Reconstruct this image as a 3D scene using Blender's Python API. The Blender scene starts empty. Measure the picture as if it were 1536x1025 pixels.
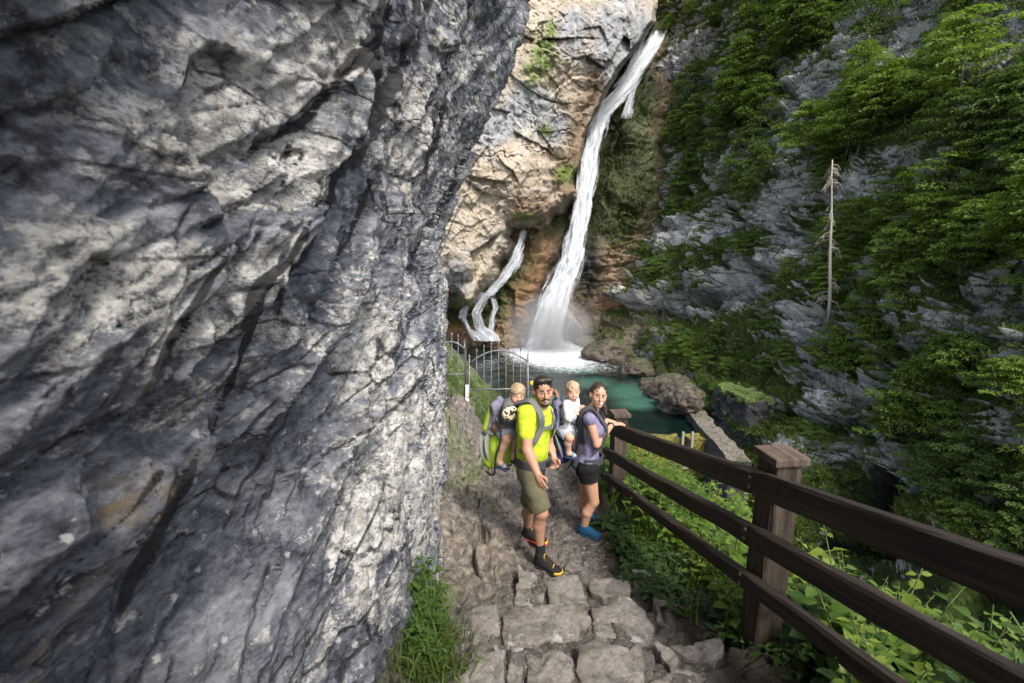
import bpy, math, random
import numpy as np
from mathutils import Vector, Matrix
random.seed(7); RNG = np.random.default_rng(11)
SC = bpy.context.scene; COL = SC.collection
# ------------------------------------------------------------------ camera geometry
FPX, CX, CY, PITCH, CAMZ = 683.0, 768.0, 512.5, math.radians(11.0), 2.9
CP, SP = math.cos(PITCH), math.sin(PITCH)
def P(px, py, Y):
    """point seen at photo pixel (px,py) that stands Y metres ahead"""
    u = (np.asarray(px, float) - CX) / FPX; v = (CY - np.asarray(py, float)) / FPX
    t = Y / (CP + v * SP)
    return np.stack(np.broadcast_arrays(u * t, Y * np.ones_like(t), CAMZ + t * (-SP + v * CP)), -1)
def G(px, py, z):
    u = (px - CX) / FPX; v = (CY - py) / FPX
    t = (z - CAMZ) / (-SP + v * CP)
    return np.array([u * t, t * (CP + v * SP), z])
def proj(p):
    p = np.asarray(p, float); x, y, z = p[..., 0], p[..., 1], p[..., 2] - CAMZ
    d = np.maximum(y * CP - z * SP, 0.05)
    return CX + FPX * x / d, CY - FPX * (y * SP + z * CP) / d
# ------------------------------------------------------------------ noise
def _hash(ix, iy, iz, s=0):
    h = (ix.astype(np.int64) * 374761393 + iy.astype(np.int64) * 668265263 + iz.astype(np.int64) * 2147483647 + s * 974634777) & 0xFFFFFFFF
    h = ((h ^ (h >> 13)) * 1274126177) & 0xFFFFFFFF
    h = ((h ^ (h >> 16)) * 2246822519) & 0xFFFFFFFF
    return (h ^ (h >> 15)) & 0xFFFFFFFF
def vnoise(p, s=0):
    f = np.floor(p); i = f.astype(np.int64); w = p - f; w = w * w * w * (w * (w * 6 - 15) + 10)
    out = 0
    for dx in (0, 1):
        wx = w[:, 0] if dx else 1 - w[:, 0]
        for dy in (0, 1):
            wy = w[:, 1] if dy else 1 - w[:, 1]
            for dz in (0, 1):
                wz = w[:, 2] if dz else 1 - w[:, 2]
                out = out + wx * wy * wz * (_hash(i[:, 0] + dx, i[:, 1] + dy, i[:, 2] + dz, s) / 2147483648.0 - 1)
    return out
def fbm(p, oct=5, s=0, gain=0.5, lac=2.03):
    a = 1.0; out = 0; q = np.array(p, float)
    for o in range(oct):
        out = out + a * vnoise(q, s + o); q = q * lac + 17.3; a *= gain
    return out
def ridged(p, oct=4, s=0):
    a = 1.0; out = 0; q = np.array(p, float)
    for o in range(oct):
        out = out + a * (1 - 2 * np.abs(vnoise(q, s + o))); q = q * 2.07 + 9.1; a *= 0.5
    return out
def facet(p, s=0, tilt=1.0):
    """broken-rock relief: every Worley cell is a randomly tilted plane"""
    f = np.floor(p).astype(np.int64); best = np.full(len(p), 9.0); val = np.zeros(len(p)); sec = np.full(len(p), 9.0)
    for dx in (-1, 0, 1):
        for dy in (-1, 0, 1):
            for dz in (-1, 0, 1):
                c = [f[:, 0] + dx, f[:, 1] + dy, f[:, 2] + dz]
                d2 = 0; tl = 0
                for k in range(3):
                    o = c[k] + _hash(*c, s + 3 * k) / 4294967296.0 - p[:, k]
                    d2 = d2 + o * o; tl = tl - o * (_hash(*c, s + 20 + k) / 2147483648.0 - 1)
                v = (_hash(*c, s + 40) / 2147483648.0 - 1) * 0.5 + tilt * tl
                m = d2 < best
                sec = np.where(m, best, np.minimum(sec, d2)); best = np.where(m, d2, best); val = np.where(m, v, val)
    return val, np.sqrt(sec) - np.sqrt(best)
def sstep(a, b, x):
    t = np.clip((x - a) / (b - a), 0, 1); return t * t * (3 - 2 * t)
def poly_sd(px, py, poly, closed=False):
    """distance to a polyline and signed side (positive to the left walking along it)"""
    pts = np.array(poly, float); n = len(pts); best = np.full(px.shape, 1e9); side = np.zeros(px.shape); tt = np.zeros(px.shape)
    for i in range(n if closed else n - 1):
        a = pts[i]; b = pts[(i + 1) % n]; ab = b - a; L = ab @ ab
        t = np.clip(((px - a[0]) * ab[0] + (py - a[1]) * ab[1]) / L, 0, 1)
        dx = px - a[0] - t * ab[0]; dy = py - a[1] - t * ab[1]; d = np.hypot(dx, dy)
        cr = ab[0] * dy - ab[1] * dx
        m = d < best; best = np.where(m, d, best); side = np.where(m, np.sign(cr), side); tt = np.where(m, (i + t) / (n if closed else n - 1), tt)
    return best, side, tt
def in_poly(px, py, poly):
    c = np.zeros(px.shape, bool); n = len(poly)
    for i in range(n):
        x1, y1 = poly[i]; x2, y2 = poly[(i + 1) % n]
        if y1 == y2: continue
        c ^= ((y1 > py) != (y2 > py)) & (px < (x2 - x1) * (py - y1) / (y2 - y1) + x1)
    return c
def blobs(px, py, lst):
    m = np.zeros(px.shape)
    for (x, y, rx, ry) in lst:
        m = np.maximum(m, 1 - np.hypot((px - x) / rx, (py - y) / ry))
    return m
# ------------------------------------------------------------------ meshes and objects
def mesh_np(name, verts, faces, smooth=True, attrs=None):
    verts = np.asarray(verts, np.float32); faces = np.asarray(faces, np.int32)
    me = bpy.data.meshes.new(name); n, k = faces.shape
    me.vertices.add(len(verts)); me.vertices.foreach_set('co', verts.ravel())
    me.loops.add(n * k); me.loops.foreach_set('vertex_index', faces.ravel())
    me.polygons.add(n); me.polygons.foreach_set('loop_start', np.arange(0, n * k, k, dtype=np.int32))
    try: me.polygons.foreach_set('loop_total', np.full(n, k, np.int32))
    except Exception: pass
    me.polygons.foreach_set('use_smooth', np.full(n, bool(smooth)))
    for nm, arr in (attrs or {}).items():
        a = me.attributes.new(nm, 'FLOAT', 'POINT'); a.data.foreach_set('value', np.asarray(arr, np.float32).ravel())
    me.update(calc_edges=True)
    return me
def grid_faces(n, m, flip=False):
    i = np.arange(n * m).reshape(n, m)
    a, b, c, d = i[:-1, :-1].ravel(), i[1:, :-1].ravel(), i[1:, 1:].ravel(), i[:-1, 1:].ravel()
    return np.stack([a, d, c, b] if flip else [a, b, c, d], -1)
def link(name, me, mat=None, parent=None, loc=None):
    o = bpy.data.objects.new(name, me); COL.objects.link(o)
    if mat is not None and len(me.materials) == 0: me.materials.append(mat)
    if parent is not None: o.parent = parent
    if loc is not None: o.location = [float(v) for v in loc]
    return o
def tag(o, label=None, cat=None, group=None, kind=None):
    if label: o['label'] = label
    if cat: o['category'] = cat
    if group: o['group'] = group
    if kind: o['kind'] = kind
    return o
def empty(name, loc, label, cat, group=None, rz=0.0):
    o = bpy.data.objects.new(name, None); COL.objects.link(o); o.empty_display_size = 0.2
    o.location = [float(v) for v in loc]; o.rotation_euler = (0, 0, rz)
    return tag(o, label, cat, group)
class MB:
    """collects shapes, builds one mesh"""
    def __init__(s): s.v = []; s.f = []
    def add(s, vs, fs):
        b = len(s.v); s.v.extend([tuple(map(float, v)) for v in vs]); s.f.extend([tuple(i + b for i in f) for f in fs])
    def box(s, c, size, ax=None, bev=0.0):
        ax = np.eye(3) if ax is None else np.asarray(ax, float); h = np.asarray(size, float) / 2; c = np.asarray(c, float)
        if bev <= 0:
            vs = [c + sx * h[0] * ax[0] + sy * h[1] * ax[1] + sz * h[2] * ax[2] for sx in (-1, 1) for sy in (-1, 1) for sz in (-1, 1)]
            s.add(vs, [(0, 1, 3, 2), (4, 6, 7, 5), (0, 4, 5, 1), (2, 3, 7, 6), (0, 2, 6, 4), (1, 5, 7, 3)]); return
        import bmesh
        bm = bmesh.new(); bmesh.ops.create_cube(bm, size=1)
        for v in bm.verts: v.co = Vector((v.co.x * size[0], v.co.y * size[1], v.co.z * size[2]))
        bmesh.ops.bevel(bm, geom=list(bm.edges), offset=bev, segments=2, affect='EDGES', profile=0.7)
        bm.verts.index_update()
        vs = [c + v.co.x * ax[0] + v.co.y * ax[1] + v.co.z * ax[2] for v in bm.verts]; fs = [[v.index for v in f.verts] for f in bm.faces]
        bm.free(); s.add(vs, fs)
    def tube(s, pts, rad, n=8, cap=True):
        pts = [np.asarray(p, float) for p in pts]; m = len(pts)
        rad = [rad] * m if np.isscalar(rad) else list(rad)
        vs = []; prev = None
        for i, p in enumerate(pts):
            t = pts[min(i + 1, m - 1)] - pts[max(i - 1, 0)]; t = t / (np.linalg.norm(t) + 1e-9)
            if prev is None:
                a = np.cross(t, [0, 0, 1.0]);
                if np.linalg.norm(a) < 1e-3: a = np.cross(t, [1.0, 0, 0])
            else: a = prev - t * (prev @ t)
            a = a / np.linalg.norm(a); prev = a; b = np.cross(t, a)
            vs += [p + rad[i] * (math.cos(2 * math.pi * k / n) * a + math.sin(2 * math.pi * k / n) * b) for k in range(n)]
        fs = [(i * n + k, i * n + (k + 1) % n, (i + 1) * n + (k + 1) % n, (i + 1) * n + k) for i in range(m - 1) for k in range(n)]
        if cap: fs += [tuple(range(n - 1, -1, -1)), tuple((m - 1) * n + k for k in range(n))]
        s.add(vs, fs)
    def ball(s, c, r, n=8, ax=None):
        r = np.ones(3) * r; vs = []; fs = []; ax = np.eye(3) if ax is None else np.asarray(ax)
        for i in range(n + 1):
            th = math.pi * i / n
            for k in range(2 * n):
                ph = math.pi * k / n
                q = np.array([math.sin(th) * math.cos(ph), math.sin(th) * math.sin(ph), math.cos(th)]) * r
                vs.append(np.asarray(c) + q @ ax)
        w = 2 * n
        fs = [(i * w + k, (i + 1) * w + k, (i + 1) * w + (k + 1) % w, i * w + (k + 1) % w) for i in range(n) for k in range(w)]
        s.add(vs, fs)
    def build(s, name, mat, parent=None, smooth=False, label=None, base=None):
        me = bpy.data.meshes.new(name)
        off = np.zeros(3) if base is None else np.asarray(base, float)
        me.from_pydata([tuple(np.asarray(v) - off) for v in s.v], [], s.f); me.update()
        if smooth: me.polygons.foreach_set('use_smooth', [True] * len(me.polygons))
        o = link(name, me, mat, parent)
        if label: o['label'] = label
        if base is not None and parent is None: o.location = [float(x) for x in base]
        return o
def copy_tree(o, parent=None):
    c = o.copy(); COL.objects.link(c)
    if parent is not None: c.parent = parent
    for ch in list(o.children): copy_tree(ch, c)
    return c
# ------------------------------------------------------------------ materials
class N:
    def __init__(s, name):
        s.m = bpy.data.materials.new(name); s.m.use_nodes = True; s.t = s.m.node_tree
        s.b = s.t.nodes['Principled BSDF']; s.out = s.t.nodes['Material Output']
    def n(s, typ, **kw):
        x = s.t.nodes.new(typ)
        for k, v in kw.items(): setattr(x, k, v)
        return x
    def l(s, a, b): s.t.links.new(a, b); return b
    def val(s, x, inp):
        if hasattr(x, 'is_output') or isinstance(x, bpy.types.NodeSocket): s.l(x, inp)
        else: inp.default_value = x
    def coord(s, rot=(0, 0, 0), scale=(1, 1, 1), kind='Object'):
        tc = s.n('ShaderNodeTexCoord'); mp = s.n('ShaderNodeMapping')
        mp.inputs['Rotation'].default_value = rot; mp.inputs['Scale'].default_value = scale
        s.l(tc.outputs[kind], mp.inputs[0]); return mp.outputs[0]
    def noise(s, co, scale, detail=6, rough=0.6, dist=0.0):
        x = s.n('ShaderNodeTexNoise'); s.l(co, x.inputs['Vector']); x.inputs['Scale'].default_value = scale
        x.inputs['Detail'].default_value = detail; x.inputs['Roughness'].default_value = rough; x.inputs['Distortion'].default_value = dist
        return x.outputs['Fac']
    def voro(s, co, scale, feature='F1', out='Distance', rnd=1.0):
        x = s.n('ShaderNodeTexVoronoi'); x.feature = feature; s.l(co, x.inputs['Vector']); x.inputs['Scale'].default_value = scale
        x.inputs['Randomness'].default_value = rnd
        return x.outputs[out]
    def ramp(s, fac, stops, interp='LINEAR'):
        x = s.n('ShaderNodeValToRGB'); x.color_ramp.interpolation = interp; e = x.color_ramp.elements
        while len(e) < len(stops): e.new(0.5)
        for i, (p, c) in enumerate(stops):
            e[i].position = p; e[i].color = (*c, 1) if hasattr(c, '__len__') else (c, c, c, 1)
        s.l(fac, x.inputs[0]); return x.outputs[0]
    def mix(s, fac, a, b, mode='MIX'):
        x = s.n('ShaderNodeMix'); x.data_type = 'RGBA'; x.blend_type = mode
        for v, i in ((fac, 0), (a, 6), (b, 7)):
            if isinstance(v, bpy.types.NodeSocket): s.l(v, x.inputs[i])
            else: x.inputs[i].default_value = (*v, 1) if hasattr(v, '__len__') else v
        return x.outputs[2]
    def math(s, op, a, b=0.0, clamp=False):
        x = s.n('ShaderNodeMath'); x.operation = op; x.use_clamp = clamp
        s.val(a, x.inputs[0]); s.val(b, x.inputs[1]); return x.outputs[0]
    def attr(s, name):
        x = s.n('ShaderNodeAttribute'); x.attribute_name = name; return x.outputs['Fac']
    def normz(s):
        g = s.n('ShaderNodeNewGeometry'); x = s.n('ShaderNodeSeparateXYZ'); s.l(g.outputs['Normal'], x.inputs[0]); return x.outputs[2]
    def rand(s):
        x = s.n('ShaderNodeObjectInfo'); return x.outputs['Random']
    def bump(s, h, strength=0.5, dist=0.02):
        x = s.n('ShaderNodeBump'); x.inputs['Strength'].default_value = strength; x.inputs['Distance'].default_value = dist
        s.l(h, x.inputs['Height']); s.l(x.outputs[0], s.b.inputs['Normal'])
    def col(s, c):
        if isinstance(c, bpy.types.NodeSocket): s.l(c, s.b.inputs['Base Color'])
        else: s.b.inputs['Base Color'].default_value = (*c, 1)
    def rough(s, r): s.val(r, s.b.inputs['Roughness'])
    def spec(s, r): s.b.inputs['Specular IOR Level'].default_value = r
def fabric(name, c, var=0.25, rough=0.85, scale=40):
    m = N(name); co = m.coord(); n = m.noise(co, scale, 3, 0.6); big = m.noise(co, 7, 3)
    c2 = tuple(x * (1 - var) for x in c); m.col(m.mix(m.math('ADD', m.math('MULTIPLY', n, 0.5), m.math('MULTIPLY', big, 0.5)), c2, tuple(min(1, x * (1 + var)) for x in c)))
    m.rough(rough); m.spec(0.2); m.bump(n, 0.25, 0.004); return m.m
def foliage_mat(name, c1, c2, trans=0.5, cell=1.3, rough=0.55):
    m = N(name); co = m.coord()
    n = m.noise(co, cell, 3, 0.6); r = m.rand()
    g = m.n('ShaderNodeNewGeometry'); isl = g.outputs['Random Per Island']
    f = m.math('ADD', m.math('MULTIPLY', n, 0.7), m.math('ADD', m.math('MULTIPLY', r, 0.3), m.math('MULTIPLY', isl, 0.45)))
    f = m.math('SUBTRACT', f, 0.22, True)
    c = m.mix(f, c1, c2); m.col(c); m.rough(rough); m.spec(0.35)
    tr = m.n('ShaderNodeBsdfTranslucent'); m.l(m.mix(1.0, c, (1.15, 1.2, 0.55), 'MULTIPLY'), tr.inputs[0])
    mx = m.n('ShaderNodeMixShader'); mx.inputs[0].default_value = trans
    m.l(m.b.outputs[0], mx.inputs[1]); m.l(tr.outputs[0], mx.inputs[2]); m.l(mx.outputs[0], m.out.inputs[0])
    return m.m
# ================================================================== ROCK MATERIALS
def mat_left_cliff():
    m = N('lichen_limestone'); co = m.coord(rot=(math.radians(-41), 0, 0), scale=(1, 0.60, 1.3)); raw = m.coord()
    big = m.noise(co, 0.9, 5, 0.6, 0.4); mid = m.noise(co, 4.5, 10, 0.74, 0.4); fine = m.noise(co, 24, 8, 0.76); grain = m.noise(raw, 80, 5, 0.75)
    tone = m.math('ADD', m.math('MULTIPLY', mid, 0.50), m.math('ADD', m.math('MULTIPLY', fine, 0.42), m.math('MULTIPLY', big, 0.14)))
    base = m.ramp(tone, [(0.41, (0.012, 0.014, 0.018)), (0.475, (0.068, 0.074, 0.090)), (0.54, (0.175, 0.185, 0.21)), (0.62, (0.33, 0.338, 0.352))])
    al = m.math('MULTIPLY', m.attr('rock_shade'), m.ramp(m.noise(co, 3.4, 10, 0.76, 0.3), [(0.38, 0.85), (0.60, 0.10)])); base = m.mix(al, base, m.mix(1.0, base, (0.24, 0.25, 0.29), 'MULTIPLY'))  # shade of undercut and recesses is mixed into the rock colour
    # cream lichen crusts: ragged patches that cluster, drawn out along the strata
    l1 = m.noise(co, 4.6, 12, 0.76, 0.35); l2 = m.noise(co, 17, 9, 0.78, 0.3); gate = m.noise(co, 1.15, 4, 0.55)
    lv = m.math('ADD', m.math('ADD', m.math('MULTIPLY', l1, 0.50), m.math('MULTIPLY', l2, 0.34)), m.math('MULTIPLY', gate, 0.42))
    lv = m.math('SUBTRACT', m.math('ADD', lv, m.math('MULTIPLY', m.attr('pale'), 0.100)), m.math('MULTIPLY', m.attr('rock_shade'), 0.05))
    lich = m.ramp(lv, [(0.652, 0.0), (0.678, 1.0)])
    lcol = m.ramp(m.math('ADD', m.math('MULTIPLY', m.noise(raw, 9, 6, 0.65), .6), m.math('MULTIPLY', fine, .4)), [(0.34, (0.18, 0.165, 0.145)), (0.46, (0.38, 0.36, 0.32)), (0.57, (0.64, 0.62, 0.57)), (0.72, (0.80, 0.79, 0.77))])
    c = m.mix(m.math('MULTIPLY', lich, m.ramp(m.math('ADD', m.math('MULTIPLY', grain, .5), m.math('MULTIPLY', fine, .5)), [(0.42, 0.0), (0.52, 1.0)])), base, lcol)
    # round pale lichen discs of two sizes
    for sc_, thr, k in ((8.5, .90, .70), (19, .78, .7)):
        vd = m.voro(raw, sc_); vc = m.n('ShaderNodeSeparateColor'); m.l(m.voro(raw, sc_, out='Color'), vc.inputs[0])
        wob = m.math('ADD', vd, m.math('MULTIPLY', m.math('SUBTRACT', m.noise(raw, sc_ * 4, 6, .75), .5), 1.1))
        rad = m.math('MULTIPLY', m.math('SUBTRACT', vc.outputs[0], thr, True), 1.6)
        disc = m.math('MULTIPLY', m.math('LESS_THAN', wob, rad), m.math('ADD', .35, m.math('MULTIPLY', fine, .9), True))
        c = m.mix(m.math('MULTIPLY', disc, k), c, (0.58, 0.575, 0.55))
    st = m.ramp(m.noise(co, 2.6, 8, 0.75, 0.3), [(0.60, 0.0), (0.70, 0.6)]); c = m.mix(st, c, (0.22, 0.145, 0.06))
    cw = m.math('ADD', m.voro(m.coord(rot=(math.radians(-41), 0, 0), scale=(1, 0.22, 1.5)), 3.2, 'DISTANCE_TO_EDGE'), m.math('MULTIPLY', m.math('SUBTRACT', fine, .5), .16)); crack = m.math('MULTIPLY', m.ramp(cw, [(.0, 1.0), (.035, 0.0)]), m.ramp(m.noise(co, 1.7, 4), [(.44, 0.0), (.54, .9)]))
    c = m.mix(crack, c, (.012, .012, .014))
    sp = m.math('ADD', m.attr('joint_shade'), m.math('MULTIPLY', m.math('SUBTRACT', m.noise(co, 9, 9, .78), .5), .9)); c = m.mix(m.ramp(sp, [(.36, 0.0), (.58, .94)]), c, m.mix(fine, (.006, .006, .007), (.030, .029, .028)))  # joint gashes: their shade is painted as near-black colour
    m.col(c); m.rough(m.ramp(mid, [(0.3, 0.5), (0.6, 0.85)])); m.spec(0.4)
    sc = m.math('ADD', m.voro(m.coord(rot=(math.radians(-41), 0, 0), scale=(1, 0.45, 1.6)), 11), m.math('MULTIPLY', m.voro(co, 30), .5))
    h = m.math('ADD', m.math('MULTIPLY', mid, 1.0), m.math('ADD', m.math('MULTIPLY', fine, 0.9), m.math('MULTIPLY', grain, 0.30)))
    h = m.math('ADD', h, m.math('SUBTRACT', m.math('MULTIPLY', lich, 0.06), m.math('ADD', m.math('MULTIPLY', sc, .30), m.math('MULTIPLY', crack, .8))))
    m.bump(h, 1.0, 0.042); return m.m
def mat_pale_cliff():
    m = N('cream_limestone'); co = m.coord(rot=(0, math.radians(35), math.radians(20)), scale=(1, 1, 0.85)); raw = m.coord()
    a = m.noise(co, 0.16, 6, 0.6, 0.5); b = m.noise(co, 0.9, 10, 0.72, 0.2); f = m.noise(raw, 4, 8, 0.75)
    c = m.ramp(m.math('ADD', m.math('MULTIPLY', a, 0.5), m.math('MULTIPLY', b, 0.5)), [(0.36, (0.21, 0.165, 0.11)), (0.46, (0.29, 0.245, 0.18)), (0.58, (0.345, 0.30, 0.238)), (0.68, (0.27, 0.25, 0.215))])
    grey = m.ramp(b, [(0.36, (0.10, 0.105, 0.11)), (0.52, (0.215, 0.222, 0.23)), (0.66, (0.33, 0.33, 0.32))])
    c = m.mix(m.math('MULTIPLY', m.attr('grey'), 0.95), c, grey)
    streak = m.noise(m.coord(scale=(1.6, 1.6, 0.10)), 1.0, 4, 0.6)
    c = m.mix(m.math('MULTIPLY', m.ramp(streak, [(0.55, 0.0), (0.68, 1.0)]), 0.45), c, (0.46, 0.44, 0.41))
    c = m.mix(m.math('MULTIPLY', m.ramp(streak, [(0.30, 1.0), (0.42, 0.0)]), 0.38), c, (0.20, 0.18, 0.16))
    c = m.mix(m.math('MULTIPLY', m.attr('stain'), m.ramp(b, [(0.3, 1.0), (0.7, 0.45)])), c, m.mix(f, (0.085, 0.052, 0.028), (0.20, 0.135, 0.08)))
    c = m.mix(m.math('MULTIPLY', m.attr('moss'), m.ramp(m.noise(raw, 1.4, 6, 0.7), [(0.38, 0.0), (0.5, 1.0)])), c, m.mix(f, (0.03, 0.05, 0.008), (0.13, 0.19, 0.03)))
    dark = m.ramp(m.voro(co, 0.55, 'DISTANCE_TO_EDGE'), [(0.0, 1.0), (0.025, 0.0)]); dark = m.math('MULTIPLY', dark, m.ramp(m.noise(co, 0.5, 3), [(0.52, 0.0), (0.66, 0.45)]))
    c = m.mix(dark, c, (0.14, 0.11, 0.08))
    m.col(c); m.rough(0.85); m.spec(0.25)
    m.bump(m.math('ADD', m.math('MULTIPLY', b, .7), m.math('MULTIPLY', f, 0.6)), 0.6, 0.2); return m.m
def mat_headwall():
    m = N('wet_brown_rock'); co = m.coord(rot=(0, math.radians(-14), 0), scale=(0.35, 0.35, 1.6)); raw = m.coord()
    b = m.noise(co, 0.9, 8, 0.65, 0.4); f = m.noise(raw, 3.5, 6, 0.7); g = m.noise(raw, 0.5, 5, 0.6)
    c = m.ramp(b, [(0.3, (0.055, 0.036, 0.022)), (0.45, (0.15, 0.098, 0.055)), (0.6, (0.27, 0.19, 0.12)), (0.75, (0.38, 0.31, 0.23))])
    c = m.mix(m.math('MULTIPLY', m.attr('stain'), 0.75), c, m.mix(f, (0.085, 0.040, 0.016), (0.24, 0.125, 0.05)))
    c = m.mix(m.attr('wet'), c, m.mix(f, (0.008, 0.008, 0.006), (0.03, 0.027, 0.02)))
    c = m.mix(m.math('MULTIPLY', m.attr('moss'), m.ramp(m.noise(raw, 0.9, 7, 0.7), [(0.30, 0.0), (0.44, 1.0)])), c, m.mix(m.ramp(f, [(.38, 0.0), (.65, 1.0)]), (0.006, 0.009, 0.003), (0.060, 0.080, 0.014)))
    m.col(c); m.rough(m.ramp(g, [(0.35, 0.35), (0.6, 0.8)])); m.spec(0.4)
    m.bump(m.math('ADD', m.math('MULTIPLY', b, .5), m.math('MULTIPLY', f, 0.9)), 0.8, 0.25); return m.m
def mat_mossy_cliff():
    m = N('mossy_grey_limestone'); co = m.coord(rot=(math.radians(6), math.radians(4), 0), scale=(0.7, 0.7, 1.5)); raw = m.coord()
    b = m.noise(co, 0.7, 10, 0.74, 0.2); f = m.noise(raw, 4.5, 8, 0.76); g = m.noise(raw, 0.35, 5, 0.6, 0.3)
    rock = m.ramp(m.math('ADD', m.math('MULTIPLY', b, 0.6), m.math('MULTIPLY', f, 0.4)), [(0.36, (0.050, 0.049, 0.048)), (0.42, (0.28, 0.275, 0.262)), (0.48, (0.60, 0.59, 0.565)), (0.58, (0.80, 0.785, 0.75))])
    ck = m.math('ADD', m.voro(m.coord(rot=(math.radians(6), math.radians(4), 0), scale=(.22, .22, 1.1)), .8, 'DISTANCE_TO_EDGE'), m.math('MULTIPLY', m.math('SUBTRACT', f, .5), .25)); rock = m.mix(m.math('MULTIPLY', m.ramp(ck, [(.0, .9), (.07, 0.0)]), m.ramp(g, [(.42, .2), (.55, 1.0)])), rock, (.02, .022, .02))
    rock = m.mix(m.ramp(m.noise(raw, .22, 5, .6, .4), [(.40, .6), (.50, 0.0)]), rock, m.mix(1.0, rock, (.42, .41, .38), 'MULTIPLY'))
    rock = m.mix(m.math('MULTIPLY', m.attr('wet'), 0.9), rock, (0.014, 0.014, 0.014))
    rock = m.mix(m.math('MULTIPLY', m.attr('stain'), 0.8), rock, m.mix(f, (0.09, 0.065, 0.04), (0.24, 0.17, 0.11)))
    green = m.ramp(m.math('ADD', m.math('MULTIPLY', f, 0.6), m.math('MULTIPLY', g, 0.4)), [(0.36, (0.010, 0.016, 0.004)), (0.5, (0.040, 0.064, 0.012)), (0.66, (0.10, 0.15, 0.026))])
    nz = m.math('ADD', m.math('MULTIPLY', m.normz(), 0.9), m.math('MULTIPLY', m.math('SUBTRACT', f, 0.5), 0.9))
    mk = m.math('ADD', nz, m.math('MULTIPLY', m.math('SUBTRACT', m.attr('moss'), 0.5), 1.35))
    mk = m.ramp(mk, [(0.26, 0.0), (0.42, 1.0)])
    m.col(m.mix(mk, rock, green)); m.rough(0.9); m.spec(0.2)
    m.bump(m.math('ADD', m.math('MULTIPLY', b, 0.8), f), 1.0, 0.45); return m.m
def mat_path():
    m = N('trodden_rock_path'); raw = m.coord()
    a = m.noise(raw, 1.5, 7, 0.65, 0.3); f = m.noise(raw, 14, 7, 0.7); g = m.noise(raw, 70, 4, 0.7)
    c = m.ramp(m.math('ADD', m.math('MULTIPLY', a, 0.45), m.math('MULTIPLY', f, 0.55)), [(0.36, (0.032, 0.028, 0.024)), (0.46, (0.088, 0.077, 0.067)), (0.57, (0.145, 0.13, 0.115)), (0.68, (0.26, 0.24, 0.22))])
    ed = m.voro(m.coord(scale=(1, 0.8, 1)), 2.6, 'DISTANCE_TO_EDGE'); ed = m.math('ADD', ed, m.math('MULTIPLY', m.math('SUBTRACT', f, 0.5), 0.10))
    c = m.mix(m.math('MULTIPLY', m.ramp(ed, [(0.0, 1.0), (0.05, 0.0)]), m.ramp(m.noise(raw, 2.2, 3), [(0.42, 0.0), (0.55, 0.8)])), c, (0.03, 0.026, 0.022))
    pb = m.voro(raw, 34); peb = m.math('MULTIPLY', m.math('LESS_THAN', pb, 0.32), m.attr('gravel'))
    vc = m.n('ShaderNodeSeparateColor'); m.l(m.voro(raw, 34, out='Color'), vc.inputs[0])
    c = m.mix(m.math('MULTIPLY', peb, 0.8), c, m.ramp(vc.outputs[0], [(0.0, (0.04, 0.037, 0.034)), (0.7, (0.13, 0.12, 0.11)), (1.0, (0.34, 0.33, 0.31))]))
    c = m.mix(m.math('MULTIPLY', m.attr('rocky'), 0.7), c, m.ramp(f, [(0.34, (0.045, 0.038, 0.031)), (0.5, (0.17, 0.146, 0.12)), (0.66, (0.33, 0.295, 0.25))]))
    c = m.mix(m.attr('soil'), c, m.mix(f, (0.012, 0.010, 0.007), (0.05, 0.04, 0.03)))
    c = m.mix(m.math('MULTIPLY', m.attr('moss'), m.ramp(m.noise(raw, 5, 5), [(0.4, 0.0), (0.55, 1.0)])), c, m.mix(f, (0.02, 0.04, 0.006), (0.10, 0.17, 0.025)))
    m.col(c); m.rough(0.9); m.spec(0.25)
    m.bump(m.math('ADD', m.math('MULTIPLY', f, 1.0), m.math('ADD', m.math('MULTIPLY', g, 0.35), m.math('MULTIPLY', peb, 0.35))), 0.9, 0.03); return m.m
def mat_stone(name='step_limestone'):
    m = N(name); raw = m.coord(); r = m.rand()
    a = m.noise(raw, 3, 7, 0.65, 0.4); f = m.noise(raw, 20, 7, 0.7); g = m.noise(raw, 90, 3, 0.6)
    c = m.ramp(m.math('ADD', m.math('MULTIPLY', a, 0.5), m.math('MULTIPLY', f, 0.5)), [(0.36, (0.052, 0.047, 0.041)), (0.45, (0.155, 0.139, 0.120)), (0.56, (0.235, 0.213, 0.188)), (0.68, (0.38, 0.355, 0.325))])
    lich = m.math('MULTIPLY', m.ramp(m.noise(raw, 6, 8, 0.7, 0.4), [(0.56, 0.0), (0.60, 1.0)]), m.math('ADD', 0.25, m.math('MULTIPLY', r, 0.7)))
    c = m.mix(lich, c, (0.40, 0.39, 0.37))
    c = m.mix(m.math('MULTIPLY', m.ramp(m.noise(raw, 2.4, 5), [(0.36, 1.0), (0.48, 0.0)]), 0.65), c, (0.10, 0.085, 0.068))
    m.col(c); m.rough(0.82); m.spec(0.3); m.bump(m.math('ADD', m.math('ADD', a, f), m.math('MULTIPLY', g, 0.3)), 0.85, 0.03); return m.m
M_LEFT, M_PALE, M_HEAD, M_MOSSY, M_PATH, M_STONE = mat_left_cliff(), mat_pale_cliff(), mat_headwall(), mat_mossy_cliff(), mat_path(), mat_stone()

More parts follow.
